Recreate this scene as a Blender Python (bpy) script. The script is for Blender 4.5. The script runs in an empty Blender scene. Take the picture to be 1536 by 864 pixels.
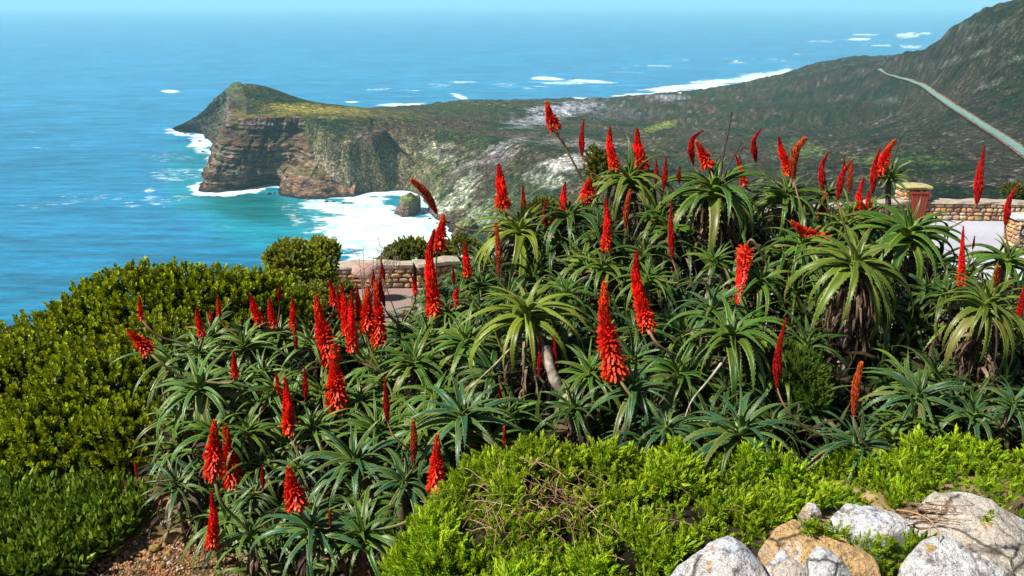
import bpy, math, random
import numpy as np
from mathutils import Vector, Matrix

# ------------------------------------------------------------------ camera, sky, sun, exposure
SC = bpy.context.scene
COL = SC.collection
RES_W, RES_H, FPX = 1536.0, 864.0, 1330.0
PITCH = math.radians(17.8)
CP, SP = math.cos(PITCH), math.sin(PITCH)
SEA = -200.0

cam_data = bpy.data.cameras.new("camera")
cam_data.sensor_width = 36.0
cam_data.lens = 36.0 * FPX / RES_W
cam_data.clip_start = 0.05
cam_data.clip_end = 120000.0
cam = bpy.data.objects.new("camera", cam_data)
COL.objects.link(cam)
cam.location = (0, 0, 0)
cam.rotation_euler = (math.pi / 2 - PITCH, 0, 0)
SC.camera = cam

SUN_EL, SUN_AZ = math.radians(50), math.radians(-112)   # azimuth measured from +Y towards +X
world = bpy.data.worlds.new("World")
SC.world = world
world.use_nodes = True
wn = world.node_tree
sky = wn.nodes.new('ShaderNodeTexSky')
sky.sky_type = 'NISHITA'
sky.sun_disc = False
sky.sun_elevation = SUN_EL
sky.sun_rotation = SUN_AZ
sky.air_density = 1.0
sky.dust_density = 0.6
sky.ozone_density = 1.4
wn.links.new(sky.outputs[0], wn.nodes['Background'].inputs[0])
wn.nodes['Background'].inputs[1].default_value = 0.05

sun_data = bpy.data.lights.new("sun", 'SUN')
sun_data.energy = 5.0
sun_data.angle = math.radians(2.5)
sun_data.color = (1.0, 0.95, 0.86)
sun = bpy.data.objects.new("sun", sun_data)
COL.objects.link(sun)
sdir = Vector((math.sin(SUN_AZ) * math.cos(SUN_EL), math.cos(SUN_AZ) * math.cos(SUN_EL), math.sin(SUN_EL)))
sun.rotation_euler = sdir.to_track_quat('Z', 'Y').to_euler()
sun.location = (-20, -10, 40)

SC.view_settings.view_transform = 'Standard'
SC.view_settings.look = 'None'
SC.view_settings.gamma = 1.0
SC.view_settings.exposure = 0.52
SC.cycles.max_bounces = 6
SC.cycles.diffuse_bounces = 2
SC.cycles.transparent_max_bounces = 6
SC.cycles.volume_bounces = 1

random.seed(11)
RNG = np.random.default_rng(11)
R = random.uniform


def ray(px, py):
    v = (432.0 - py) / FPX
    return np.array([(px - 768.0) / FPX, CP + v * SP, -SP + v * CP])


def P(px, py, d):                       # photograph pixel + distance along the view axis -> place
    return Vector(ray(px, py) * d)


def Pz(px, py, z):                      # ... where the line of sight meets height z
    r = ray(px, py)
    return Vector(r * (z / r[2]))


def Py(px, py, y):
    r = ray(px, py)
    return Vector(r * (y / r[1]))


def project(x, y, z):
    dep = y * CP - z * SP
    up = y * SP + z * CP
    return 768 + FPX * x / dep, 432 - FPX * up / dep, dep


# ------------------------------------------------------------------ noise
def _hash(ix, iy, iz, seed):
    h = (ix * 374761393 + iy * 668265263 + iz * 2147483647 + seed * 974634777) & 0xFFFFFFFF
    h = ((h ^ (h >> 13)) * 1274126177) & 0xFFFFFFFF
    h = ((h ^ (h >> 16)) * 2246822519) & 0xFFFFFFFF
    return ((h ^ (h >> 15)) & 0xFFFFFF) / float(0xFFFFFF)


def vnoise(x, y, z=0.0, seed=0):
    x, y, z = np.broadcast_arrays(np.asarray(x, float), np.asarray(y, float), np.asarray(z, float))
    ix, iy, iz = np.floor(x).astype(np.int64), np.floor(y).astype(np.int64), np.floor(z).astype(np.int64)
    fx, fy, fz = x - ix, y - iy, z - iz
    fx, fy, fz = fx * fx * (3 - 2 * fx), fy * fy * (3 - 2 * fy), fz * fz * (3 - 2 * fz)
    def L(a, b, t): return a + (b - a) * t
    flat = not np.any(fz)
    def layer(k):
        return L(L(_hash(ix, iy, iz + k, seed), _hash(ix + 1, iy, iz + k, seed), fx),
                 L(_hash(ix, iy + 1, iz + k, seed), _hash(ix + 1, iy + 1, iz + k, seed), fx), fy)
    if flat:
        return layer(0) * 2 - 1
    return L(layer(0), layer(1), fz) * 2 - 1


def fbm(x, y, z=0.0, seed=0, octv=4, gain=0.5):
    s, a, t = 0.0, 1.0, 0.0
    x, y, z = np.asarray(x, float), np.asarray(y, float), np.asarray(z, float)
    for i in range(octv):
        s = s + a * vnoise(x, y, z, seed + i * 17)
        t += a
        a *= gain
        x, y, z = x * 2.03 + 3.1, y * 2.03 + 7.7, z * 2.03
    return s / t


def sstep(a, b, x):
    t = np.clip((x - a) / (b - a), 0, 1)
    return t * t * (3 - 2 * t)


# ------------------------------------------------------------------ mesh helpers
def mesh_np(name, V, F, mats, cols=None, smooth=True, midx=None, attrs=None):
    V = np.asarray(V, np.float32).reshape(-1, 3)
    F = np.asarray(F, np.int32)
    me = bpy.data.meshes.new(name)
    n, k = F.shape
    me.vertices.add(len(V))
    me.vertices.foreach_set('co', V.ravel())
    me.loops.add(n * k)
    me.loops.foreach_set('vertex_index', F.ravel())
    me.polygons.add(n)
    me.polygons.foreach_set('loop_start', np.arange(0, n * k, k, dtype=np.int32))
    me.polygons.foreach_set('loop_total', np.full(n, k, np.int32))
    me.polygons.foreach_set('use_smooth', np.full(n, smooth, bool))
    if midx is not None:
        me.polygons.foreach_set('material_index', np.asarray(midx, np.int32))
    for m in (mats if isinstance(mats, (list, tuple)) else [mats]):
        me.materials.append(m)
    if cols is not None:
        c = np.asarray(cols, np.float32)
        if c.shape[1] == 3:
            c = np.hstack([c, np.ones((len(c), 1), np.float32)])
        a = me.color_attributes.new('Col', 'FLOAT_COLOR', 'POINT')
        a.data.foreach_set('color', c.ravel())
    for nm, arr in (attrs or {}).items():
        a = me.attributes.new(nm, 'FLOAT', 'POINT')
        a.data.foreach_set('value', np.asarray(arr, np.float32).ravel())
    me.update()
    me.validate()
    return me


def link(name, me, parent=None, loc=None):
    o = bpy.data.objects.new(name, me)
    COL.objects.link(o)
    if parent is not None:
        o.parent = parent
    if loc is not None:
        o.location = loc
    return o


def tag(o, label=None, cat=None, group=None, kind=None):
    if label: o['label'] = label
    if cat: o['category'] = cat
    if group: o['group'] = group
    if kind: o['kind'] = kind
    return o


def empty(name, loc, label=None, cat=None, group=None):
    o = bpy.data.objects.new(name, None)
    o.empty_display_size = 0.1
    COL.objects.link(o)
    o.location = loc
    return tag(o, label, cat, group)


class MB:                                # collects pieces, mixed quads kept as triangles
    def __init__(s):
        s.V, s.T, s.C, s.n = [], [], [], 0

    def add(s, V, F, col=(1, 1, 1)):
        V = np.asarray(V, float).reshape(-1, 3)
        F = np.asarray(F, int)
        if F.shape[1] == 4:
            F = np.vstack([F[:, [0, 1, 2]], F[:, [0, 2, 3]]])
        s.V.append(V)
        s.T.append(F + s.n)
        c = np.asarray(col, float)
        if c.ndim == 1:
            c = np.tile(c, (len(V), 1))
        s.C.append(c)
        s.n += len(V)

    def tube(s, pts, rad, sides=6, col=(1, 1, 1), cap=True):
        pts = np.asarray([tuple(p) for p in pts], float)
        n = len(pts)
        rad = np.broadcast_to(np.asarray(rad, float), (n,))
        tan = np.gradient(pts, axis=0)
        tan /= np.linalg.norm(tan, axis=1)[:, None] + 1e-9
        ref = np.array([0.31, 0.2, 0.93]) if abs(tan[:, 2]).mean() < .9 else np.array([1., 0.1, 0])
        a = np.cross(tan, ref); a /= np.linalg.norm(a, axis=1)[:, None] + 1e-9
        b = np.cross(tan, a)
        th = np.arange(sides) * 2 * math.pi / sides
        V = pts[:, None, :] + rad[:, None, None] * (a[:, None, :] * np.cos(th)[None, :, None] + b[:, None, :] * np.sin(th)[None, :, None])
        F = []
        for i in range(n - 1):
            for j in range(sides):
                k = (j + 1) % sides
                F.append((i * sides + j, i * sides + k, (i + 1) * sides + k, (i + 1) * sides + j))
        V = V.reshape(-1, 3)
        c = np.asarray(col, float)
        if c.ndim == 2:
            c = np.repeat(c, sides, axis=0)
        s.add(V, F, c)
        if cap:
            base = s.n - len(V)
            for st in (0, (n - 1) * sides):
                s.T.append(np.array([[base + st, base + st + j, base + st + j + 1] for j in range(1, sides - 1)]))

    def mesh(s, name, mats, smooth=True):
        return mesh_np(name, np.vstack(s.V), np.vstack(s.T), mats, np.vstack(s.C), smooth)


def bez(p0, p1, p2, p3, n=10):
    t = np.linspace(0, 1, n)[:, None]
    p0, p1, p2, p3 = [np.array(tuple(p), float) for p in (p0, p1, p2, p3)]
    return (1 - t) ** 3 * p0 + 3 * (1 - t) ** 2 * t * p1 + 3 * (1 - t) * t ** 2 * p2 + t ** 3 * p3


# ------------------------------------------------------------------ materials
class Mat:
    def __init__(s, name, rough=0.6, spec=0.5):
        s.m = bpy.data.materials.new(name)
        s.m.use_nodes = True
        s.nt = s.m.node_tree
        s.b = s.nt.nodes['Principled BSDF']
        s.b.inputs['Roughness'].default_value = rough
        s.b.inputs['Specular IOR Level'].default_value = spec

    def n(s, t, **kw):
        nd = s.nt.nodes.new(t)
        for k, v in kw.items():
            if k in nd.inputs:
                s.put(v, nd.inputs[k])
            else:
                setattr(nd, k, v)
        return nd

    def put(s, v, inp):
        if isinstance(v, bpy.types.NodeSocket):
            s.nt.links.new(v, inp)
        else:
            if isinstance(v, tuple) and len(v) == 3 and inp.type == 'RGBA':
                v = v + (1,)
            inp.default_value = v

    def pos(s, obj=False, scale=(1, 1, 1), rot=(0, 0, 0)):
        if obj:
            src = s.n('ShaderNodeTexCoord').outputs['Object']
        else:
            src = s.n('ShaderNodeNewGeometry').outputs['Position']
        mp = s.n('ShaderNodeMapping', Vector=src)
        mp.inputs['Scale'].default_value = scale
        mp.inputs['Rotation'].default_value = rot
        return mp.outputs[0]

    def noise(s, vec, scale, detail=4, rough=0.55, dist=0.0):
        return s.n('ShaderNodeTexNoise', Vector=vec, Scale=scale, Detail=detail, Roughness=rough, Distortion=dist).outputs[0]

    def vor(s, vec, scale, feature='F1', out=0):
        nd = s.n('ShaderNodeTexVoronoi', feature=feature, Vector=vec, Scale=scale)
        return nd.outputs[out]

    def ramp(s, fac, stops, interp='LINEAR'):
        nd = s.n('ShaderNodeValToRGB', Fac=fac)
        cr = nd.color_ramp
        cr.interpolation = interp
        while len(cr.elements) < len(stops):
            cr.elements.new(0.5)
        for e, (p, c) in zip(cr.elements, stops):
            e.position = p
            e.color = (c, c, c, 1) if isinstance(c, (int, float)) else tuple(c) + (1,)
        return nd.outputs[0]

    def mix(s, fac, a, b, mode='MIX'):
        nd = s.n('ShaderNodeMix', data_type='RGBA', blend_type=mode)
        s.put(fac, nd.inputs[0]); s.put(a, nd.inputs[6]); s.put(b, nd.inputs[7])
        return nd.outputs[2]

    def math(s, op, a, b=0.0, clamp=False):
        nd = s.n('ShaderNodeMath', operation=op, use_clamp=clamp)
        s.put(a, nd.inputs[0]); s.put(b, nd.inputs[1])
        return nd.outputs[0]

    def attr(s, name, out='Color'):
        return s.n('ShaderNodeAttribute', attribute_name=name).outputs[out]

    def bump(s, h, strength=0.5, dist=0.02, prev=None):
        nd = s.n('ShaderNodeBump', Height=h, Strength=strength, Distance=dist)
        if prev is not None:
            s.put(prev, nd.inputs['Normal'])
        return nd.outputs[0]

    def col(s, c): s.put(c, s.b.inputs['Base Color']); return s
    def nor(s, c): s.put(c, s.b.inputs['Normal']); return s
    def rou(s, c): s.put(c, s.b.inputs['Roughness']); return s

    def translucent(s, color, fac):
        out = s.nt.nodes['Material Output']
        tr = s.n('ShaderNodeBsdfTranslucent', Color=color)
        mx = s.n('ShaderNodeMixShader', Fac=fac)
        s.nt.links.new(s.b.outputs[0], mx.inputs[1])
        s.nt.links.new(tr.outputs[0], mx.inputs[2])
        s.nt.links.new(mx.outputs[0], out.inputs[0])


def leafy(name, gain=1.0, trans=0.25, rough=0.5, nscale=30):
    a = Mat(name, rough, 0.35)
    c = a.attr('Col')
    v = a.noise(a.pos(), nscale, 2)
    c = a.mix(1.0, c, a.ramp(v, [(0.3, 0.7 * gain), (0.7, 1.25 * gain)]), 'MULTIPLY')
    a.col(c)
    a.translucent(c, trans)
    return a.m


def vcol(name, rough=0.7, nscale=40, amp=0.3, bump=0.3, bdist=0.004, obj=False, spec=0.3):
    a = Mat(name, rough, spec)
    p = a.pos(obj)
    v = a.noise(p, nscale, 4)
    a.col(a.mix(1.0, a.attr('Col'), a.ramp(v, [(0.3, 1 - amp), (0.7, 1 + amp)]), 'MULTIPLY'))
    a.nor(a.bump(v, bump, bdist))
    return a.m

# ================================================================== LARGE STRUCTURE
# ---- shoreline (sea level), walked with the land on the left-hand side
def S(px, py):
    p = Pz(px, py, SEA)
    return (p.x, p.y)

COAST = [S(255, 195), S(283, 195), S(305, 203), S(318, 215), S(325, 238), S(318, 262), S(300, 290), S(345, 291),
         S(385, 283), S(405, 279), S(425, 283), S(445, 291), S(485, 297), S(525, 300), S(560, 295), S(600, 291),
         S(640, 318), S(668, 340), S(690, 356), (-45, 700), (-70, 590), (-110, 480), (-170, 400), (-260, 340), (-420, 270),
         (-900, 150), (-900, -900), (5000, -900), (6000, 2600), (3200, 2700), (1600, 2760), (1250, 2900), S(1250, 102), S(1190, 112), S(1140, 127),
         S(1060, 133), S(1000, 137), S(930, 146), S(880, 150), S(780, 151), S(700, 157), S(640, 162), (-250, 1560),
         (-400, 1520)]
COAST = np.array(COAST)


def coast_dist(x, y):
    """signed distance to the shoreline, positive on land"""
    shp = np.shape(x)
    x, y = np.ravel(x), np.ravel(y)
    d2 = np.full(x.shape, 1e18)
    ins = np.zeros(x.shape, bool)
    n = len(COAST)
    for i in range(n):
        ax, ay = COAST[i]
        bx, by = COAST[(i + 1) % n]
        dx, dy = bx - ax, by - ay
        t = np.clip(((x - ax) * dx + (y - ay) * dy) / (dx * dx + dy * dy + 1e-9), 0, 1)
        d2 = np.minimum(d2, (ax + t * dx - x) ** 2 + (ay + t * dy - y) ** 2)
        if ay != by:
            c = (ay > y) != (by > y)
            ins ^= c & (x < (bx - ax) * (y - ay) / (by - ay) + ax)
    return np.where(ins, 1, -1).reshape(shp) * np.sqrt(d2).reshape(shp)


_K = [(360, 121, 1200), (350, 128, 1195), (400, 129, 1212), (430, 142, 1230), (470, 157, 1270), (372, 168, 1080), (420, 160, 1130),
      (345, 180, 1012), (400, 177, 1015), (460, 177, 1022), (530, 180, 1035), (565, 186, 1045), (450, 167, 1100), (550, 167, 1130),
      (600, 169, 1170), (540, 162, 1260), (620, 166, 1300), (318, 152, 1280), (300, 172, 1360), (272, 190, 1440),
      (650, 172, 1230), (700, 166, 1350), (780, 158, 1500), (740, 156, 1480), (880, 155, 1720), (1000, 144, 1950), (1140, 133, 2100),
      (1280, 102, 1900), (1340, 84, 1750), (1400, 64, 1600), (1425, 40, 1500), (1445, 31, 1450), (1470, 22, 1400), (1500, 9, 1330), (1536, 4, 1300), (1640, -30, 1250), (1500, 60, 1180), (1900, -60, 1150),
      (700, 200, 1100), (800, 182, 1300), (900, 180, 1400), (1000, 200, 1200), (1150, 162, 1600), (1310, 110, 1700), (1300, 150, 1450),
      (1400, 125, 1250), (1470, 175, 980), (1536, 228, 780), (1600, 260, 700), (1300, 250, 720), (1100, 250, 820), (1000, 300, 620),
      (800, 260, 800), (900, 300, 650), (740, 300, 720), (690, 335, 640), (650, 250, 860), (600, 230, 900), (600, 203, 970),
      (560, 285, 890), (640, 300, 790), (615, 265, 860), (1400, 300, 420), (1536, 295, 370), (1200, 320, 450), (900, 360, 420),
      (540, 250, 925), (500, 240, 945), (560, 215, 960), (510, 205, 985)]
_RD = [(1300, 104, 1880), (1322, 110, 1740), (1345, 118, 1590), (1370, 127, 1445), (1390, 137, 1330), (1408, 149, 1220), (1428, 162, 1115), (1450, 175, 1020), (1472, 189, 935), (1496, 204, 855), (1520, 220, 785), (1545, 238, 720), (1580, 262, 650)]
_RD = [tuple(np.array(_RD[i]) * (1 - f) + np.array(_RD[i + 1]) * f) for i in range(len(_RD) - 1) for f in (0, .34, .67)] + [_RD[-1]]
_K = [q for q in _K if q not in ((1310, 110, 1700), (1400, 125, 1250), (1470, 175, 980), (1536, 228, 780), (1280, 102, 1900), (1600, 260, 700))] + _RD + [(1275, 101, 1990), (1477, 24, 1550), (1536, 12, 1480), (1440, 44, 1560), (1400, 70, 1720), (1536, 14, 1180), (1490, 26, 1280), (1450, 48, 1330), (1420, 75, 1380)]
_pts = [tuple(Py(a, b, c)) for a, b, c in _K]
_pts += [(x, 45, -27.0) for x in (-45, -20, 0, 20)] + [(40, 35, -17), (60, 20, -14)] + [(x, 100, -66) for x in (-60, -20, 20, 60)] + [(x, 220, -95 - (0 if x > 0 else 45)) for x in (-150, -40, 40, 140)]
_pts += [(-60, 350, -165), (0, 450, -150), (90, 330, -105), (2500, 1500, 0), (1500, 2400, -120), (900, 2500, -150), (1600, 1200, 40), (1200, 300, 10), (800, -200, 20),
         (-300, 100, -60), (-300, -200, -20), (0, -300, 0), (3500, 500, 40)]
_pts = np.array(_pts)
_C2 = 35.0 ** 2


def _phi(ax, ay, bx, by): return np.sqrt((ax - bx) ** 2 + (ay - by) ** 2 + _C2)


_A = _phi(_pts[:, 0][:, None], _pts[:, 1][:, None], _pts[:, 0][None], _pts[:, 1][None])
_w = np.linalg.solve(_A + 4.0 * np.eye(len(_pts)) * -1.0, _pts[:, 2] + 100)


def far_height(x, y):
    shp = np.shape(x)
    x, y = np.ravel(x), np.ravel(y)
    h = np.full(x.shape, -100.0)
    for (a, b, _), w in zip(_pts, _w):
        h += w * _phi(x, y, a, b)
    return h.reshape(shp)


CLIFF_ZONE = COAST[1:14]
rp = np.array([tuple(Py(*q)) for q in _RD[1:]])
_sd = np.r_[0, np.cumsum(np.hypot(*np.diff(rp[:, :2], axis=0).T))]
tt = np.linspace(0, _sd[-1], 300)
rx, ry = np.interp(tt, _sd, rp[:, 0]), np.interp(tt, _sd, rp[:, 1])
for _ in range(60):
    rx[1:-1] = (rx[:-2] + rx[1:-1] * 2 + rx[2:]) / 4; ry[1:-1] = (ry[:-2] + ry[1:-1] * 2 + ry[2:]) / 4


def terrain(x, y, detail=True):
    """height of the land far from the garden"""
    x, y = np.asarray(x, float), np.asarray(y, float)
    h = far_height(x, y)
    r = np.hypot(x, y)
    if detail:
        amp = sstep(60, 400, r)
        hd = 1 - .8 * (1 - sstep(330, 480, np.hypot(x + 300, (y - 1180) * 1.1)))
        dr_ = np.full(x.shape, 1e9)
        for cx, cy in zip(rx[::4], ry[::4]):
            dr_ = np.minimum(dr_, (x - cx) ** 2 + (y - cy) ** 2)
        amp = amp * hd * (.04 + .96 * sstep(8, 55, np.sqrt(dr_)))
        h = h + amp * (fbm(x / 90, y / 90, seed=3, octv=4) * 7 + fbm(x / 14, y / 14, seed=5, octv=3) * (2.2 + 2.2 * sstep(250, 600, x)))
        rid = 1 - np.abs(fbm(x / 60, y / 60, seed=8, octv=3)) * 3
        h = h - amp * np.clip(rid, 0, 1) ** 2 * 3.5
    d = coast_dist(x, y)
    d = d + fbm(x / 22, y / 22, seed=21, octv=3) * 7 * (sstep(100, 300, r))
    dz = np.full(x.shape, 1e9)
    for cx, cy in CLIFF_ZONE:
        dz = np.minimum(dz, np.hypot(x - cx, y - cy))
    cz = 1 - sstep(45, 110, dz)
    lim = np.where(d > 0, d * (0.55 + 1.3 * sstep(1040, 1170, y) * sstep(-150, -220, x)) + 0.5, d * 0.35)
    lim_c = np.where(d > 22, (d - 22) * 4.5, (d - 22) * 1.2)
    lim = SEA + lim * (1 - cz) + lim_c * cz
    k = 6.0
    m = np.minimum(h, lim)                                    # soft minimum
    q = np.clip(1 - np.abs(h - lim) / k, 0, 1)
    return m - q * q * k / 4


def near_height(x, y):
    x, y = np.asarray(x, float), np.asarray(y, float)
    wy = np.interp(x, [-9, -6.2, -4.4, -2.3, .2, 4, 8.5, 12.3, 15, 19.5, 24], [16.8, 19.2, 19.9, 20, 21, 23.6, 25.8, 26.9, 26.7, 26.2, 24])
    z = -3.1 - 3.3 * sstep(7.5, 15.5, y) - .75 * np.clip(y - wy - .6, 0, 99) + 0.05 * fbm(x * 1.3, y * 1.3, seed=31)
    z = z - 1.2 * sstep(-3.0, -9.0, x) * (1 - sstep(12, 16, y))
    rough = 1 - 0.95 * sstep(14, 16, y)
    z = z + 0.12 * fbm(x * .8, y * .8, seed=33) * rough
    # raised bed with the green mats, at the foot of the dry stone edging
    edge = 4.15 + 0.12 * np.sin(x * 2.1) + 0.25 * sstep(0.4, -1.2, x) * 0 - 0.25 * sstep(.0, -.8, x) + .25 * sstep(.9, 2.2, x)
    bank = (1 - sstep(edge - 0.35, edge + 0.25, y)) * sstep(-1.02, -.22, x)
    zb = -2.27 + 0.05 * fbm(x * 3, y * 3, seed=35) + 0.20 * np.exp(-((x - .02) ** 2 + (y - 3.85) ** 2) / .22) + .10 * sstep(1.2, 2.4, x) + .07 * np.exp(-((x - 1.0) / .6) ** 2)
    zb = zb + 0.35 * (1 - sstep(1.2, 2.6, y))
    z = z * (1 - bank) + zb * bank
    # gravel where the photographer stands
    st = (1 - sstep(1.2, 2.4, y)) * (1 - sstep(-2.5, -1.2, -np.abs(x) * 0 - 2.4 + 0 * x))
    z = np.where(y < 2.4, z * (1 - (1 - sstep(0.8, 2.2, y))) + (-1.75) * (1 - sstep(0.8, 2.2, y)), z)
    return z


def ground(x, y, detail=True):
    x, y = np.asarray(x, float), np.asarray(y, float)
    r = np.hypot(x, y)
    w = sstep(29, 44, r)
    far = terrain(x, y, detail)
    near = near_height(x, y)
    return near * (1 - w) + far * w


def gz(x, y): return float(ground(np.array([x]), np.array([y]))[0])


def raycast(px, py, t0=200.0, t1=3500.0):
    r = ray(px, py)
    t = np.linspace(t0, t1, 1600)
    z = t * r[2]
    g = terrain(t * r[0], t * r[1])
    k = np.argmax(z < g)
    a, b = t[max(k - 1, 0)], t[k]
    tt = np.linspace(a, b, 40)
    g = terrain(tt * r[0], tt * r[1])
    k = np.argmax(tt * r[2] < g)
    return r * tt[k]


# ---- land sheet: fine where the photo shows it finely
rad = np.concatenate([np.geomspace(0.5, 45, 130, endpoint=False), np.geomspace(45, 560, 90, endpoint=False),
                      np.linspace(560, 1480, 330, endpoint=False), np.geomspace(1480, 6500, 110)])
th_mid = np.radians(np.linspace(-31, 33, 720))
th = np.concatenate([np.radians(np.linspace(-80, -31.5, 40)), th_mid, np.radians(np.linspace(33.5, 80, 40))])
RR, TT = np.meshgrid(rad, th, indexing='ij')
GX, GY = RR * np.sin(TT), RR * np.cos(TT)
GZ = ground(GX, GY)
nr, nt = RR.shape
idx = np.arange(nr * nt).reshape(nr, nt)
F = np.stack([idx[:-1, :-1], idx[:-1, 1:], idx[1:, 1:], idx[1:, :-1]], -1).reshape(-1, 4)
_below = (GZ < SEA - 4)
cb = _below[:-1, :-1] & _below[:-1, 1:] & _below[1:, 1:] & _below[1:, :-1]
F = F[~cb.ravel()]
# land cover colours (plants and bare rock, not light)
gy_, gx_ = np.gradient(GZ, axis=0), np.gradient(GZ, axis=1)
dr = np.gradient(rad)[:, None]
slope = np.hypot(gy_ / dr, gx_ / (RR * np.gradient(th)[None, :]))
n1 = fbm(GX / 70, GY / 70, seed=41, octv=5)
n2 = fbm(GX / 16, GY / 16, seed=43, octv=4)
n3 = fbm(GX / 6, GY / 6, seed=47, octv=2)


def lerp3(a, b, t): return a * (1 - t[..., None]) + np.array(b) * t[..., None]


C = np.zeros(GX.shape + (3,)) + np.array([0.034, 0.044, 0.016])
C = lerp3(C, (0.062, 0.046, 0.026), sstep(-.1, .35, n1 + .3 * n2))
C = lerp3(C, (0.020, 0.040, 0.018), sstep(0.05, .4, -n1 + .4 * n2))
PX, PY, _ = project(GX, GY, GZ)


def blob(px, py, rx, ry, col, amt=1.0, ang=0.0, rag=.9):
    """a patch of another cover lying at one place of the land (found through the photo)"""
    global C
    c, s = math.cos(math.radians(ang)), math.sin(math.radians(ang))
    dx, dy = PX - px, PY - py
    u, v = (dx * c + dy * s) / rx, (-dx * s + dy * c) / ry
    q = 1 - sstep(.35, 1.15, np.sqrt(u * u + v * v) + rag * n2 + .5 * rag * n3)
    C = lerp3(C, col, q * amt * (RR > 100))


rocky = sstep(.75, 1.3, slope) * sstep(100, 300, RR)
C = lerp3(C, (0.17, 0.125, 0.095), rocky * .45 * sstep(-.2, .4, n2))
blob(480, 166, 110, 11, (0.22, 0.19, 0.035), .95, 3, .35)
blob(600, 172, 60, 9, (0.12, 0.12, 0.03), .7, 3, .5)
blob(700, 162, 90, 16, (0.045, 0.06, 0.018), .8)
blob(560, 240, 70, 24, (0.10, 0.11, 0.04), .75, 8)
blob(520, 255, 30, 24, (0.30, 0.25, 0.18), .6)
blob(560, 280, 60, 16, (0.17, 0.19, 0.05), .7)
blob(640, 250, 60, 60, (0.09, 0.11, 0.035), .6)
blob(560, 250, 110, 50, (0.17, 0.145, 0.075), .75, 8)
blob(490, 262, 25, 34, (0.26, 0.20, 0.15), .7)
blob(660, 235, 45, 9, (0.16, 0.17, 0.12), .8, 10)
blob(660, 218, 40, 7, (0.25, 0.22, 0.17), .6, 10)
blob(520, 232, 55, 7, (0.035, 0.05, 0.015), .9, 8, .4)
blob(600, 232, 12, 30, (0.30, 0.26, 0.15), .5, 20)
blob(740, 235, 50, 12, (0.24, 0.21, 0.21), .6, -25)
blob(765, 215, 45, 8, (0.28, 0.25, 0.26), .5, -20)
blob(850, 165, 60, 12, (0.40, 0.40, 0.46), .85, -6)
blob(810, 180, 50, 10, (0.36, 0.38, 0.42), .6, -10)
blob(930, 170, 70, 10, (0.12, 0.11, 0.12), .6)
blob(1000, 146, 30, 5, (0.35, 0.35, 0.38), .7)
blob(850, 245, 40, 14, (0.42, 0.40, 0.38), .8, -12)
blob(820, 272, 45, 12, (0.26, 0.28, 0.22), .6, 12)
blob(880, 215, 70, 7, (0.28, 0.24, 0.22), .6, 3)
blob(990, 190, 32, 6, (0.20, 0.24, 0.05), .9, -14, .5)
blob(690, 270, 30, 30, (0.12, 0.10, 0.085), .5)
blob(730, 330, 60, 26, (0.20, 0.25, 0.14), .7, 20)
blob(680, 300, 50, 18, (0.36, 0.40, 0.28), .6, -35)
blob(650, 320, 30, 20, (0.45, 0.47, 0.40), .5)
blob(780, 300, 60, 25, (0.05, 0.075, 0.03), .6)
blob(1205, 225, 45, 18, (0.12, 0.17, 0.035), .55)
blob(1320, 235, 60, 14, (0.11, 0.15, 0.035), .55, -10)
blob(1400, 265, 60, 14, (0.09, 0.14, 0.03), .4)
blob(1330, 150, 30, 6, (0.18, 0.26, 0.18), .5)
blob(1470, 155, 55, 9, (0.075, 0.060, 0.050), .9, 22, .3)
blob(1500, 180, 45, 18, (0.045, 0.035, 0.028), .7, 30)
blob(1440, 60, 80, 25, (0.035, 0.040, 0.026), .5)
blob(1430, 35, 30, 12, (0.14, 0.15, 0.13), .35)
blob(1400, 215, 200, 60, (0.035, 0.055, 0.020), .4)
# darker heath on the right hill and plain
hillm = sstep(980, 1330, PX) * (RR > 250)
C = C * (1 - .55 * hillm)[..., None]
C = lerp3(C, (0.045, 0.036, 0.026), hillm * .45 * sstep(-.3, .3, n1))
for q_ in [(1400, 60), (1440, 45), (1470, 80), (1500, 40), (1420, 95), (1480, 130), (1380, 100), (1520, 90), (1455, 60)]:
    blob(q_[0], q_[1], 26, 5, (0.13, 0.14, 0.12), .55, -22)
    blob(q_[0] - 12, q_[1] + 9, 28, 6, (0.018, 0.018, 0.012), .7, -22)
blob(1210, 228, 34, 9, (0.09, 0.14, 0.03), .5)
blob(1300, 240, 50, 7, (0.12, 0.15, 0.05), .5, -8)
blob(1390, 240, 45, 10, (0.07, 0.11, 0.02), .5)
# speckle of single bushes and pale stones
flat_ = 1 - .85 * sstep(.5, .95, slope) * sstep(760, 660, PX)
sp = sstep(.30, .55, vnoise(GX / 3.1, GY / 3.1, seed=51)) * sstep(200, 500, RR) * flat_
C = C * (1 + 1.3 * sp[..., None])
sp = sstep(.62, .8, vnoise(GX / 4.2, GY / 4.2, seed=57)) * sstep(-.2, .3, n1) * sstep(200, 500, RR) * flat_
C = lerp3(C, (0.30, 0.30, 0.27), sp * .5)
sp = sstep(.0, .7, -vnoise(GX / 5.0, GY / 5.0, seed=53))
C = C * (1 - .6 * (sp * sstep(200, 500, RR) * flat_)[..., None])
wet = sstep(5, 0, GZ - SEA) * (RR > 300)
C = lerp3(C, (0.05, 0.04, 0.035), wet)
nearm = 1 - sstep(25, 60, RR)
C = lerp3(C, (0.045, 0.035, 0.022), nearm)
# gravel path at the lower left, sandy by the wall
grav = nearm * sstep(.5, -.1, np.hypot((GX + 1.95) / 1.5, (GY - 4.2) / 1.5) - .6 + .15 * n3) * (GX < .0)
C = lerp3(C, (0.30, 0.20, 0.10), np.clip(grav, 0, 1))
C = lerp3(C, (0.22, 0.15, 0.08), nearm * (GX > 1.1) * (GY < 3.9) * .9)

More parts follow.
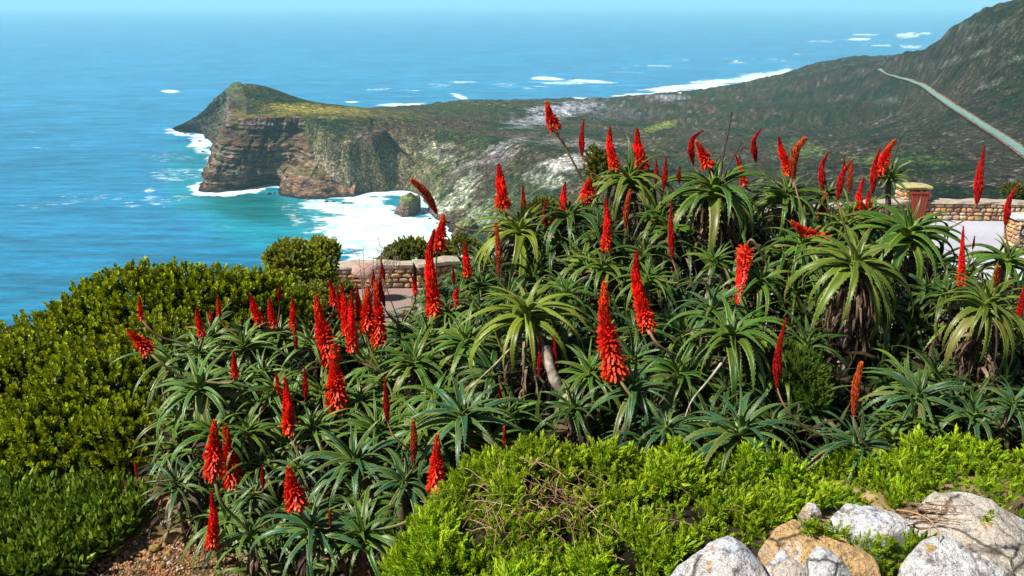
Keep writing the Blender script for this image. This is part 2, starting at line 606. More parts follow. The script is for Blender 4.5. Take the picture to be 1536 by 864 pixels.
a = Mat('land_cover', 0.95, 0.1)
p = a.pos()
big = a.noise(p, 0.35, 5, .65)
cell = a.vor(p, 0.42)
fine = a.noise(p, 9.0, 5, .6)
c = a.mix(1.0, a.attr('Col'), a.ramp(big, [(0.32, 0.35), (0.5, 1.0), (0.68, 2.2)]), 'MULTIPLY')
c = a.mix(1.0, c, a.ramp(cell, [(0.0, 1.9), (0.35, 1.1), (0.8, 0.35)]), 'MULTIPLY')
c = a.mix(1.0, c, a.ramp(fine, [(0.3, 0.75), (0.7, 1.3)]), 'MULTIPLY')
a.col(c)
a.nor(a.bump(big, 0.9, 1.5, a.bump(cell, 0.8, .8, a.bump(fine, .5, .012))))
land = link('ground', mesh_np('ground', np.stack([GX, GY, GZ], -1), F, a.m, C.reshape(-1, 3)))
tag(land, kind='structure')
del GX, GY, GZ, F, C, PX, PY, n1, n2, n3, sp

# ---- layered cliffs of the headland: one curtain from the sea to the plateau edge
_CL = [  # foot pixel, top pixel + distance, inward step of the wall low down, bulge low down
    (255, 195, 258, 192.5, 1465, 0, 0), (283, 195, 285, 180, 1420, 0, 0), (305, 204, 303, 168, 1350, 0, 0), (318, 216, 318, 152, 1275, 2, 0),
    (325, 238, 338, 134, 1195, 3, 0), (318, 262, 345, 150, 1115, 4, 0), (300, 290, 341, 179, 1012, 5, 6), (322, 292, 358, 178, 1010, 5, 4),
    (345, 291, 378, 177, 1011, 6, 2), (370, 288, 400, 177, 1013, 8, 0), (392, 284, 420, 176, 1016, 14, 0), (410, 281, 440, 177, 1020, 16, 0), (424, 285, 458, 177, 1024, 6, 14),
    (440, 291, 474, 178, 1028, 0, 24), (462, 294, 496, 179, 1034, 0, 22), (487, 298, 520, 180, 1040, 0, 12), (510, 300, 542, 184, 1050, 0, 4),
    (535, 300, 560, 190, 1060, 0, 0)]
foot = np.array([tuple(Pz(a_, b_, SEA - 3)) for a_, b_, *_ in _CL])
top = np.array([tuple(Py(q[2], q[3], q[4])) for q in _CL])
inw = np.array([q[5] for q in _CL], float)
bul = np.array([q[6] for q in _CL], float)
seg = np.r_[0, np.cumsum(np.linalg.norm(np.diff((foot + top)[:, :2] / 2, axis=0), axis=1))]
NS, NW, NB = 460, 130, 22
s_ = np.linspace(0, seg[-1], NS)


def along(arr):
    return np.stack([np.interp(s_, seg, arr[:, k]) for k in range(arr.shape[1])], -1) if arr.ndim == 2 else np.interp(s_, seg, arr)


def smooth1(a_, k=7):
    ker = np.ones(k) / k
    pad = np.pad(a_, ((k // 2, k // 2),) + ((0, 0),) * (a_.ndim - 1), mode='edge')
    return np.apply_along_axis(lambda v: np.convolve(v, ker, 'valid'), 0, pad)


Fo, To = smooth1(along(foot), 15), smooth1(along(top), 15)
Iw, Bu = smooth1(along(inw), 15), smooth1(along(bul), 15)
w = np.linspace(0, 1, NW)
dirv = (To - Fo)[:, :2]
nrm = smooth1(np.gradient(Fo[:, :2], axis=0) + np.gradient(To[:, :2], axis=0), 31)
nrm = np.stack([nrm[:, 1], -nrm[:, 0]], -1)
nrm /= np.linalg.norm(nrm, axis=1)[:, None]
if (nrm * dirv).sum(1).mean() > 0:
    nrm = -nrm                                             # outward, to the sea
prof = w ** 1.35                                           # steeper low down
Xc = Fo[:, None, 0] + dirv[:, None, 0] * prof[None, :]
Yc = Fo[:, None, 1] + dirv[:, None, 1] * prof[None, :]
Zc = Fo[:, None, 2] + (To - Fo)[:, None, 2] * w[None, :]
frontm = sstep(seg[5], seg[7], s_)[:, None]
dip = Zc + 0.10 * (Xc + 345) * frontm - 0.22 * (Yc - 1000) * (1 - frontm) + 5 * vnoise(Xc / 60, Yc / 60, seed=61)


def ledges(t, pitch, seed):
    k = t / pitch
    i = np.floor(k)
    a_ = _hash(i.astype(np.int64), 0 * i.astype(np.int64), 0 * i.astype(np.int64), seed)
    b_ = _hash(i.astype(np.int64) + 1, 0 * i.astype(np.int64), 0 * i.astype(np.int64), seed)
    f = sstep(.72, 1.0, k - i)
    return a_ * (1 - f) + b_ * f


brk = fbm(s_[:, None] / 30 + 0 * Zc, Zc / 14, seed=63, octv=4)
off = (ledges(dip + brk * 4.5, 9.0, 5) - .5) * 7 + (ledges(dip + brk * 3.0, 3.1, 6) - .5) * 3.2 + (ledges(dip, 1.3, 7) - .5) * 1.2
off += fbm(s_[:, None] / 36 + 0 * Zc, Zc / 60, seed=65, octv=4) * 10 + fbm(s_[:, None] / 7 + 0 * Zc, Zc / 5, seed=67, octv=3) * 3.2
vc = np.abs(fbm(s_[:, None] / 16 + Zc / 90, Zc / 70, seed=68, octv=3))
off -= np.clip(.10 - vc, 0, .1) * 55 * sstep(.1, .35, w)[None]
off -= Iw[:, None] * np.exp(-((w[None] - .10) / .085) ** 2) * 1.3
off += Bu[:, None] * (1 - sstep(.22, .42, w))[None]
off += 6 * np.exp(-((w[None] - .02) / .06) ** 2) * frontm * (Iw[:, None] < 7)
off -= 5.0 * np.exp(-((w[None] - .78) / .10) ** 2)
edge_fade = (1 - w ** 6)[None]
off = off * (0.25 + .75 * edge_fade) * sstep(0, 12, s_)[:, None] * sstep(0, 12, seg[-1] - s_)[:, None]
Xc, Yc = Xc + nrm[:, None, 0] * off, Yc + nrm[:, None, 1] * off
# roll back over the plateau
rb = np.linspace(0, 1, NB + 1)[1:] * 26
Xb = Xc[:, -1:] - nrm[:, None, 0] * rb
Yb = Yc[:, -1:] - nrm[:, None, 1] * rb
tb = terrain(Xb, Yb)
fb = far_height(Xb, Yb) + 1.5
_k = sstep(.75, 1.0, rb / 26)[None]
tb = np.maximum(tb, fb * (1 - _k) + (tb - 1) * _k)
wbk = sstep(0, 14, rb)[None]
Zb = np.maximum(Zc[:, -1:] * (1 - wbk) + tb * wbk, tb - 30) + 0.9 * (1 - sstep(20, 26, rb))[None] - .6 + fbm(Xb / 5, Yb / 5, seed=69) * 1.0
Xa, Ya, Za = np.hstack([Xc, Xb]), np.hstack([Yc, Yb]), np.hstack([Zc, Zb])
wa = np.hstack([np.tile(w, (NS, 1)), 1 + np.tile(rb / 26, (NS, 1))])
nn = fbm(Xa / 18, Ya / 18, Za / 18, seed=71, octv=4)
nm = fbm(Xa / 5, Ya / 5, Za / 5, seed=73, octv=3)
hh = (Za - SEA) / 78
dipa = np.hstack([dip, np.repeat(dip[:, -1:], NB, 1)])
band = ledges(dipa + nm * 1.0, 4.3, 11)
C = np.zeros(Xa.shape + (3,)) + np.array([0.15, 0.07, 0.045])
C = lerp3(C, (0.30, 0.11, 0.05), band * .85)
C = lerp3(C, (0.10, 0.085, 0.08), sstep(.55, .9, ledges(dipa + nm * 2, 6.7, 12)) * .8)
C = lerp3(C, (0.38, 0.28, 0.23), sstep(.72, .85, ledges(dipa + nm * 1.5, 2.9, 13)) * .8)
C = lerp3(C, (0.03, 0.02, 0.02), sstep(.80, .9, ledges(dipa + nm * 1.5 + 40, 2.2, 19)) * .75)
C = lerp3(C, (0.18, 0.15, 0.035), sstep(.08, .4, nn) * .75)                      # lichen and succulents in patches
C = lerp3(C, (0.09, 0.14, 0.07), sstep(.12, .4, -nn + .3 * nm) * .6 * sstep(.1, .3, hh))
C = lerp3(C, (0.24, 0.20, 0.24), sstep(.84, .96, wa) * sstep(1.05, .98, wa) * (sstep(-.2, .3, nm)) * .9)
lat = sstep(seg[12], seg[16], s_)[:, None]
C = lerp3(C, (0.20, 0.19, 0.07), lat * sstep(-.3, .2, nn) * .8 * sstep(.15, .3, hh))
C = lerp3(C, (0.35, 0.19, 0.11), sstep(seg[11], seg[13], s_)[:, None] * (1 - sstep(.18, .34, wa)) * .6)
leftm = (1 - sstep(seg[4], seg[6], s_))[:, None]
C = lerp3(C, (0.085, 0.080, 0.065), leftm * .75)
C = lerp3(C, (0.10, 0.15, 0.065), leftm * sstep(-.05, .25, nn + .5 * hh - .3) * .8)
C = lerp3(C, (0.17, 0.15, 0.035), sstep(1.04, 1.25, wa) * frontm)
crk_ = np.hstack([np.clip(.12 - vc, 0, .12) / .12, np.zeros((NS, NB))])
C = lerp3(C, (0.05, 0.035, 0.03), crk_ * .6)
C = C * (0.80 + .5 * nm)[..., None]
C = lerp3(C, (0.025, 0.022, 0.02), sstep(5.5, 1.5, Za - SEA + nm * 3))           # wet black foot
a = Mat('cliff_rock', 0.9, 0.2)
p = a.pos()
ps = a.pos(scale=(1, 1, 4.5), rot=(.05, .07, 0))
st = a.noise(ps, 0.11, 7, .7, .35)
f2 = a.noise(p, 0.5, 6, .65)
a.col(a.mix(1.0, a.mix(1.0, a.attr('Col'), a.ramp(st, [(0.36, .22), (0.5, 1.0), (0.66, 2.0)]), 'MULTIPLY'), a.ramp(f2, [(0.3, .35), (0.7, 1.55)]), 'MULTIPLY'))
a.nor(a.bump(f2, 1.0, 1.8, a.bump(st, .8, 2.0)))
m_cliff = a.m
ns, nw = Xa.shape
idx = np.arange(ns * nw).reshape(ns, nw)
F = np.stack([idx[:-1, :-1], idx[1:, :-1], idx[1:, 1:], idx[:-1, 1:]], -1).reshape(-1, 4)
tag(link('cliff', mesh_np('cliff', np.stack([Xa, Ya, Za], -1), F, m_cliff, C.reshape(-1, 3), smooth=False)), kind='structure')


# ---- rocks by radial slabs / faceted lumps
def rock_lump(seed, sub=3, cuts=11, rough=.05):
    import bmesh
    rg = np.random.default_rng(seed)
    bm = bmesh.new()
    bmesh.ops.create_icosphere(bm, subdivisions=sub, radius=1)
    V = np.array([v.co[:] for v in bm.verts])
    F = np.array([[v.index for v in f.verts] for f in bm.faces])
    bm.free()
    N = rg.normal(size=(cuts, 3)); N /= np.linalg.norm(N, axis=1)[:, None]
    dd = rg.uniform(.55, .95, cuts)
    dots = V @ N.T
    rr = np.min(np.where(dots > 0.05, dd / np.maximum(dots, .05), 9), axis=1)
    rr = np.minimum(rr, 1.0)
    V = V * rr[:, None]
    V *= 1 + (fbm(V[:, 0] * 3 + seed, V[:, 1] * 3, V[:, 2] * 3, seed=seed, octv=4) * rough * 2.2)[:, None]
    return V, F


def rot_z(V, a_):
    c_, s2 = math.cos(a_), math.sin(a_)
    return V @ np.array([[c_, s2, 0], [-s2, c_, 0], [0, 0, 1]])


# sea stack at the beach and boulders in the surf
def sea_rock(px, py, wpx, hpx, seed, label, group=None, squash=1.0):
    p0 = Pz(px, py, SEA)
    dep = project(*p0)[2]
    sx, sz = wpx / FPX * dep / 2, hpx / FPX * dep
    V, F = rock_lump(seed, 4 if wpx > 25 else 3, 14, .08)
    V = V * [sx, sx * squash, sz]
    lay = (ledges(V[:, 2] * 1.0 + 50, max(sz / 7, 1), seed) - .5) * sx * .22
    V[:, :2] *= (1 + lay / sx)[:, None]
    zz = V[:, 2] / sz
    c = np.tile([0.17, 0.10, 0.075], (len(V), 1))
    if wpx > 25:
        c = np.where((zz > .45)[:, None], [0.17, 0.19, 0.06], c)
        c = np.where((zz < .12)[:, None], [0.05, 0.035, 0.03], c)
    else:
        c = c * .5
    tag(link('sea_rock', mesh_np('sea_rock', V, F, m_cliff, c, smooth=False), loc=p0 + Vector((0, 0, -.1 * sz))), label, 'rock', group)


sea_rock(612, 318, 46, 46, 3, 'mossy topped brown rock stack standing in white surf at the beach', squash=1.4)
sea_rock(703, 352, 50, 40, 4, 'layered tan boulder at the right end of the surf, by the aloe stem', squash=1.3)
for k, (x_, y_, w_) in enumerate([(403, 291, 9), (437, 294, 7), (412, 290, 6), (461, 299, 9), (490, 303, 10), (501, 303, 6), (515, 305, 7), (527, 305, 5), (620, 325, 8),
                                  (636, 320, 6), (645, 328, 7), (655, 335, 5), (278, 200, 6), (300, 212, 6), (304, 228, 7), (290, 246, 5), (270, 198, 5), (663, 345, 8), (650, 348, 6), (668, 352, 6)]):
    sea_rock(x_, y_, w_, w_ * .35, 20 + k, 'small dark boulder in foam ' + ('at the foot of the orange buttress and its beach' if 400 < x_ < 600 else 'around the mossy sea stack' if x_ > 600 else 'off the dark left toe of the headland'), 'dark boulders in the surf')

# ---- road on the hillside, draped
tx, ty = np.gradient(rx), np.gradient(ry)
ln = np.hypot(tx, ty)
nx_, ny_ = ty / ln, -tx / ln


def strip(name, o0, o1, lift, mat, n=5):
    offs = np.linspace(o0, o1, n)
    tap = np.interp(np.linspace(0, 1, len(rx)), [0, .4, .65, 1], [.35, .5, .9, 1.2])[:, None]
    X, Y = rx[:, None] + nx_[:, None] * offs * tap, ry[:, None] + ny_[:, None] * offs * tap
    Zr = terrain(rx, ry)
    for _ in range(60):
        Zr[1:-1] = (Zr[:-2] + Zr[1:-1] * 2 + Zr[2:]) / 4
    Z = np.maximum(Zr[:, None] + 0 * X, terrain(X, Y)) + lift
    ii = np.arange(X.size).reshape(X.shape)
    Fq = np.stack([ii[:-1, :-1], ii[:-1, 1:], ii[1:, 1:], ii[1:, :-1]], -1).reshape(-1, 4)
    return tag(link(name, mesh_np(name, np.stack([X, Y, Z], -1), Fq, mat)), kind='structure')


a = Mat('road_surface', .8, .3)
a.col(a.ramp(a.noise(a.pos(), .25, 4), [(.3, (0.10, 0.20, 0.18)), (.7, (0.18, 0.31, 0.28))]))
m_road = a.m
a = Mat('road_verge', .95, .1)
a.col(a.ramp(a.noise(a.pos(), .15, 5), [(.35, (0.05, 0.05, 0.03)), (.6, (0.30, 0.13, 0.07))]))
strip('road_verge', -5.6, 5.6, 1.2, a.m)
strip('road', -3.7, 3.7, 1.6, m_road)

# ---- sea
srad = np.concatenate([np.geomspace(150, 560, 30, endpoint=False), np.linspace(560, 2600, 420, endpoint=False), np.geomspace(2600, 60000, 90)])
sth = np.radians(np.concatenate([np.linspace(-80, -31, 30, endpoint=False), np.linspace(-31, 31, 420), np.linspace(31.5, 80, 30)]))
RR, TT = np.meshgrid(srad, sth, indexing='ij')
X, Y = RR * np.sin(TT), RR * np.cos(TT)
d = coast_dist(X, Y)
wv = (fbm(X / 90, Y / 26, seed=81, octv=3) * .8) * (1 - sstep(3000, 9000, RR)) * sstep(0, 60, -d)
Z = SEA + wv
n1, n2 = fbm(X / 60, Y / 30, seed=83, octv=5), fbm(X / 14, Y / 9, seed=85, octv=4)
PXs, PYs, _ = project(X, Y, Z)
foam = sstep(16, 2, -d + n1 * 22 + n2 * 10)


def fblob(px, py, rx_, ry_, amt=1.0, ang=0.0, rag=.5):
    c_, s2 = math.cos(math.radians(ang)), math.sin(math.radians(ang))
    dx, dy = PXs - px, PYs - py
    u, v = (dx * c_ + dy * s2) / rx_, (-dx * s2 + dy * c_) / ry_
    return amt * (1 - sstep(.5, 1.1, np.sqrt(u * u + v * v) + rag * n1 + rag * .7 * n2))


_r = random.Random(5)
caps = [(_r.uniform(560, 1250), 0, _r.uniform(8, 26), _r.uniform(.7, 1.8), _r.uniform(.35, .6), _r.uniform(-6, 6), .6) for _ in range(34)]
caps = [(c_[0], 158 - (c_[0] - 560) * .075 - _r.uniform(2, 42) ** .95, *c_[2:]) for c_ in caps]
caps += [(_r.uniform(0, 290), _r.uniform(150, 400), _r.uniform(6, 22), _r.uniform(.8, 2.0), .36, _r.uniform(-8, 8), .7) for _ in range(12)]
for q in caps + [(560, 345, 95, 55, 1, 12, .35), (640, 345, 60, 40, 1), (500, 310, 60, 14, .8, 15), (580, 400, 90, 40, .9, 0, .5), (540, 300, 60, 8, 1), (470, 335, 60, 25, .35, 25),
          (255, 137, 17, 3.0, 1, 0, .1), (300, 215, 22, 16, .75, 50), (268, 200, 30, 5, .8, 8), (270, 262, 60, 12, .35), (240, 300, 80, 8, .3, -8), (225, 285, 12, 5, .6), (250, 235, 50, 10, .25),
          (820, 118, 34, 3.4, 1, 3, .25), (880, 122, 40, 3.6, .9, 2, .4), (905, 124, 25, 2, .8), (690, 145, 18, 4.5, .7, 18, .3), (600, 158, 45, 3.5, .9, 2, .3), (527, 153, 16, 1.8, .9, 0, .2),
          (625, 158, 20, 4, .9), (870, 148, 40, 3, .9), (1040, 130, 70, 5, 1, -3, .3), (1200, 108, 90, 7, .9, -6, .5), (1120, 120, 70, 4, .7), (1235, 100, 40, 3, 1, 4, .2), (1010, 136, 60, 4, .9), (950, 143, 40, 4, .9, 0, .6),
          (1080, 122, 60, 5, .9, -4, .5), (1160, 112, 80, 6, .85, -6, .6), (790, 113, 16, 1.5, .9), (850, 124, 60, 3, .6), (1230, 62, 30, 2, .5), (1300, 52, 30, 2, .6), (1390, 50, 14, 2, .8), (1285, 59, 28, 2.6, 1, 0, .4), (1325, 68, 26, 1.6, .8), (1365, 53, 24, 4.5, .9, 0, .6), (1370, 70, 26, 4, .6), (940, 108, 60, 3, .35), (760, 127, 30, 3, .4), (60, 190, 70, 6, .15), (120, 300, 80, 6, .3, -8, .7), (330, 340, 30, 3, .3)]:
    fb_ = fblob(*q)
    if q[2] < 100 and q[3] < 8 and q[4] >= .8: fb_ = fb_ * .86
    foam = np.maximum(foam, fb_)
shal = np.clip(fblob(420, 330, 150, 60, 1, 10, .15) + sstep(140, 10, -d + 20 * n1) * (PYs > 215) * (PXs > 250) * .8, 0, 1)
shal2 = fblob(380, 312, 90, 26, 1, 8, .15)
deep = np.zeros(X.shape + (3,)) + np.array([0.014, 0.225, 0.42])
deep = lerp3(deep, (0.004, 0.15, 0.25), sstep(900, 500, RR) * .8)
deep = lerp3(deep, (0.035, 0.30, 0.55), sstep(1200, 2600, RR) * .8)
deep = lerp3(deep, (0.008, 0.28, 0.34), shal * .8)
deep = lerp3(deep, (0.0, 0.155, 0.165), shal2 * .95)
deep = deep * (1 + .22 * fbm(X / 160, Y / 40, seed=91, octv=4))[..., None]
ii = np.arange(X.size).reshape(X.shape)
F = np.stack([ii[:-1, :-1], ii[:-1, 1:], ii[1:, 1:], ii[1:, :-1]], -1).reshape(-1, 4)
a = Mat('sea_water', .32, .5)
p1 = a.pos(scale=(.8, 4.0, 1), rot=(0, 0, .06))
wa_ = a.noise(p1, .022, 6, .62)
wb = a.noise(p1, .11, 5, .6)
fm = a.attr('foam', 'Fac')
web = a.noise(a.pos(scale=(1, 1.8, 1)), .07, 7, .7, .4)
webs = a.ramp(web, [(.30, 0), (.70, 1)])
ff = a.ramp(a.math('ADD', fm, a.math('MULTIPLY', a.math('SUBTRACT', webs, .5), .9)), [(.36, 0), (.72, 1)])
ff = a.math('MULTIPLY', ff, a.ramp(fm, [(.02, 0), (.18, 1)]))
wc = a.mix(1.0, a.attr('Col'), a.ramp(wa_, [(.36, .66), (.5, 1.0), (.66, 1.35)]), 'MULTIPLY')
wc = a.mix(1.0, wc, a.ramp(wb, [(.35, .8), (.65, 1.2)]), 'MULTIPLY')
fcol = a.mix(a.ramp(a.noise(a.pos(), .035, 6, .65), [(.38, 0), (.58, 1)]), (.42, .70, .72), (.86, .90, .91))
a.col(a.mix(ff, wc, fcol))
a.rou(a.math('ADD', a.math('MULTIPLY', ff, .5), .32))
a.nor(a.bump(wb, .55, 1.2, a.bump(wa_, .6, 5.0)))
me = mesh_np('sea', np.stack([X, Y, Z], -1), F, a.m, deep.reshape(-1, 3), attrs={'foam': foam})
tag(link('sea', me), kind='structure')
del X, Y, Z, d, F, PXs, PYs, n1, n2, deep

# ---- paved terrace below the garden
TZ = -6.36
tp = []
nx2, ny2 = 60, 26
a = Mat('terrace_paving', .8, .3)
p = a.pos()
a.col(a.mix(a.ramp(a.noise(p, .5, 4), [(.35, 0), (.7, 1)]), (.40, .39, .44), (.55, .54, .60)))
a.col(a.mix(1.0, a.mix(a.ramp(a.noise(p, .5, 4), [(.35, 0), (.7, 1)]), (.42, .42, .48), (.52, .52, .58)), a.ramp(a.noise(p, 14, 5), [(.3, .85), (.7, 1.1)]), 'MULTIPLY'))
a.nor(a.bump(a.noise(p, 30, 4), .3, .01))
m_pave = a.m
a = Mat('terrace_gravel', .9, .2)
p = a.pos()
a.col(a.ramp(a.noise(p, 25, 6, .7), [(.3, (.16, .11, .09)), (.7, (.42, .31, .27))]))
m_grav = a.m
WALL = [(-9.0, 16.8), (-6.2, 19.2), (-4.4, 19.9), (-2.3, 20.0), (0.2, 21.0), (4.0, 23.6), (8.5, 25.8), (12.3, 26.9), (15.0, 26.7), (19.5, 26.2), (24, 24)]
NEARE = [(-9.0, 14.5), (-6.2, 15.2), (-4.4, 15.4), (-2.3, 15.6), (0.2, 15.8), (4.0, 16), (8.5, 16), (12.3, 16), (15.0, 16), (19.5, 16), (24, 16)]
us = np.linspace(0, len(WALL) - 1, 70)
Wx, Wy = np.interp(us, range(11), [q[0] for q in WALL]), np.interp(us, range(11), [q[1] for q in WALL])
Ex, Ey = np.interp(us, range(11), [q[0] for q in NEARE]), np.interp(us, range(11), [q[1] for q in NEARE])
v = np.linspace(0, 1, 24)
X, Y = Ex[:, None] + (Wx - Ex)[:, None] * v, Ey[:, None] + (Wy + .1 - Ey)[:, None] * v
Z = TZ + 0 * X + .012 * fbm(X, Y, seed=95)
ii = np.arange(X.size).reshape(X.shape)
F = np.stack([ii[:-1, :-1], ii[1:, :-1], ii[1:, 1:], ii[:-1, 1:]], -1).reshape(-1, 4)
fx = X[:-1, :-1].reshape(-1)
tag(link('terrace', mesh_np('terrace', np.stack([X, Y, Z], -1), F, [m_pave, m_grav], midx=(fx < 2.5).astype(int))), kind='structure')

# ---- stone walls, stone by stone
m_stone = vcol('wall_stone', .85, 9, .35, .5, .02)
m_cap = vcol('wall_coping', .9, 6, .25, .5, .03)
m_mortar = vcol('wall_mortar', .95, 12, .2, .4, .01)
CORE = None
stone_meshes = []
PAL = [(.50, .33, .14), (.56, .38, .18), (.42, .22, .10), (.50, .28, .17), (.34, .24, .15), (.60, .46, .24), (.40, .28, .22), (.52, .30, .10), (.46, .40, .30), (.30, .16, .11)]
for k in range(20):
    Vs, Fs = rock_lump(200 + k, 2, 10, .03)
    Vs = np.sign(Vs) * np.abs(Vs) ** .62                    # squared-off
    Vs /= np.abs(Vs).max(0)
    c_ = np.array(PAL[k % 10])
    stone_meshes.append(mesh_np('stone', Vs, Fs, m_stone, np.tile(c_, (len(Vs), 1)), smooth=False))


def courses(x0, x1, z0, z1, hmin, hmax, wmin, wmax):
    out = []
    z = z0
    while z < z1 - hmin * .5:
        h = min(R(hmin, hmax), z1 - z)
        x = x0 - R(0, wmin)
        while x < x1:
            wd = R(wmin, wmax)
            a_, b_ = max(x, x0), min(x + wd, x1)
            if b_ - a_ > wmin * .35:
                out.append(((a_ + b_) / 2, z + h / 2, b_ - a_, h))
            x += wd
        z += h
    return out


def wall_run(root, A, B, z0, z1, thick, hs, ws, stones=True, cap=.07):
    """one straight piece of wall between ground points A and B; face towards the camera"""
    A, B = Vector((*A, 0)), Vector((*B, 0))
    dv = (B - A); L = dv.length; dv.normalize()
    nv = Vector((dv.y, -dv.x, 0))
    if nv.y > 0: nv = -nv
    ang = math.atan2(dv.y, dv.x)
    if stones:
        for (u, zc, wd, h) in courses(0, L, z0 + .01, z1 - cap, *hs, *ws):
            me_ = random.choice(stone_meshes)
            if stones == 'joined':
                q = A + dv * u + nv * (thick / 2 - .045)
                v_ = np.empty(len(me_.vertices) * 3, np.float32); me_.vertices.foreach_get('co', v_)
                v_ = rot_z(v_.reshape(-1, 3) * [wd / 2 * .95, .08, h / 2 * .92], ang) + [q.x - root.location.x, q.y - root.location.y, zc - root.location.z]
                f_ = np.array([p_.vertices[:] for p_ in me_.polygons])
                v_ = v_ + np.array(tuple(root.location)) - np.array(tuple(wr.location)); JOIN.add(v_, f_, random.choice(PAL))
                continue
            o = bpy.data.objects.new('stone', me_)
            COL.objects.link(o)
            o.parent = root
            q = A + dv * u + nv * (thick / 2 - .045)
            o.location = (q.x - root.location.x, q.y - root.location.y, zc - root.location.z)
            o.rotation_euler = (R(-.04, .04), R(-.05, .05), ang)
            o.scale = (wd / 2 * R(.90, .99), R(.07, .085), h / 2 * R(.86, .97))
    m = MB()
    n = max(2, int(L / .35))
    # mortar core and coping as uneven prisms
    def prism(mb, zlo, zhi, half, wob, col):
        us_ = np.linspace(0, L, n + 1)
        V = []
        for u in us_:
            j = lambda: R(-wob, wob)
            q = A + dv * u
            for sgn, zz in ((1, zlo), (1, zhi), (-1, zhi), (-1, zlo)):
                V.append((q.x + nv.x * half * sgn + j() - root.location.x, q.y + nv.y * half * sgn + j() - root.location.y, zz + (j() if zz == zhi else 0) - root.location.z))
        Fq = []
        for i in range(n):
            for k_ in range(4):
                k2 = (k_ + 1) % 4
                Fq.append((i * 4 + k_, i * 4 + k2, (i + 1) * 4 + k2, (i + 1) * 4 + k_))
        Fq += [(0, 1, 2, 3), (n * 4 + 3, n * 4 + 2, n * 4 + 1, n * 4)]
        mb.add(V, Fq, col)
    prism(m, z0 - .6, z1 - cap - .02, thick / 2 - .03, .006, (.20, .15, .11))
    link('mortar', m.mesh('mortar', m_mortar, False), root)
    m = MB()
    prism(m, z1 - cap, z1, thick / 2 + .04, .03, (.40, .34, .26))
    link('coping', m.mesh('coping', m_cap, False), root)


wl = empty('stone_wall', (-2.3, 20, TZ), 'low curved wall of golden stones behind the red flower cluster, beside the shrubs', 'wall', 'low stone walls of the terrace')
wr = empty('stone_wall', (13, 26.9, TZ), 'low golden stone wall with pale coping along the right terrace, behind the bin', 'wall', 'low stone walls of the terrace')
JOIN = MB()
for i in range(10):
    rt = wl if i < 5 else wr
    if i < 2: continue
    show = True if i in (2, 3, 7, 8) else ('joined' if i in (0, 4, 5, 6) else False)
    wall_run(rt, WALL[i], WALL[i + 1], TZ, TZ + (.56 if i < 5 else .60), .42, (.09, .17) if i > 4 else (.10, .18), (.14, .32), stones=show)
jo = link('stone_courses', JOIN.mesh('stone_courses', m_stone, False), wr); jo['kind'] = 'stuff'
# (the right wall's root holds the courses hidden behind the aloes as one mesh)
# a pink boulder set on the curve of the wall
V, F = rock_lump(77, 3, 12, .05)
p0 = P(548, 408, 19.7)
tag(link('boulder', mesh_np('boulder', V * [.34, .24, .22], F, m_cap, np.tile([.42, .26, .22], (len(V), 1)), False), loc=p0), 'rounded pinkish boulder built into the wall curve behind the bare twigs', 'boulder')


def pillar(cx, cy, wx, wy, z0, z1, capcol, label, nm='stone_pillar'):
    rt = empty(nm, (cx, cy, z0), label, 'pillar')
    for k, (ang, half, ww) in enumerate([(0, wy / 2, wx), (math.pi / 2, wx / 2, wy), (-math.pi / 2, wx / 2, wy), (math.pi, wy / 2, wx)]):
        if k == 3: continue
        ca, sa = math.cos(ang), math.sin(ang)
        for (u, zc, wd, h) in courses(-ww / 2, ww / 2, 0, z1 - z0 - .02, .09, .17, .12, .3):
            o = bpy.data.objects.new('stone', random.choice(stone_meshes))
            COL.objects.link(o); o.parent = rt
            lx, ly = u, -half + .03
            o.location = (lx * ca - ly * sa, lx * sa + ly * ca, zc)
            o.rotation_euler = (0, R(-.04, .04), ang)
            o.scale = (wd / 2 * .95, .07, h / 2 * .93)
    m = MB()
    a_, b_ = wx / 2 - .03, wy / 2 - .03
    h = z1 - z0
    m.add([(-a_, -b_, -.3), (a_, -b_, -.3), (a_, b_, -.3), (-a_, b_, -.3), (-a_, -b_, h - .01), (a_, -b_, h - .01), (a_, b_, h - .01), (-a_, b_, h - .01)],
          [(0, 1, 5, 4), (1, 2, 6, 5), (2, 3, 7, 6), (3, 0, 4, 7), (4, 5, 6, 7)], (.2, .15, .11))
    link('mortar', m.mesh('mortar', m_mortar, False), rt)
    V, F = rock_lump(int(cx * 10) + 5, 3, 8, .02)
    V = np.sign(V) * np.abs(V) ** .45
    V /= np.abs(V).max(0)
    V = V * [wx / 2 + .09, wy / 2 + .09, .055]
    V[:, 2] *= 1 + .5 * (1 - np.clip(np.abs(V[:, 0]) / (wx / 2), 0, 1))
    link('capstone', mesh_np('capstone', V, F, m_cap, np.tile(capcol, (len(V), 1)), False), rt, (0, 0, h + .045))
    return rt


pc = Pz(1372, 331, TZ)
pillar(pc.x + .05, pc.y + .45, .82, .6, TZ, TZ + .93, (.42, .38, .17), 'stone pillar with yellow lichened capstone behind the red brown bin')
pr = Pz(1546, 378, TZ)
rp_ = pillar(pr.x, pr.y + .25, .95, .7, TZ, TZ + .86, (.50, .50, .48), 'stone pillar with grey cap and round emblem at the right edge')
# tapered litter bin
bt = empty('litter_bin', (pc.x + .06, pc.y + .02, TZ), 'tapered red brown litter bin standing against the lichened pillar', 'bin')
m_bin = vcol('bin_paint', .55, 18, .18, .15, .004, spec=.4)
m = MB()
h = .84
w0, w1, dp = .17, .265, .16


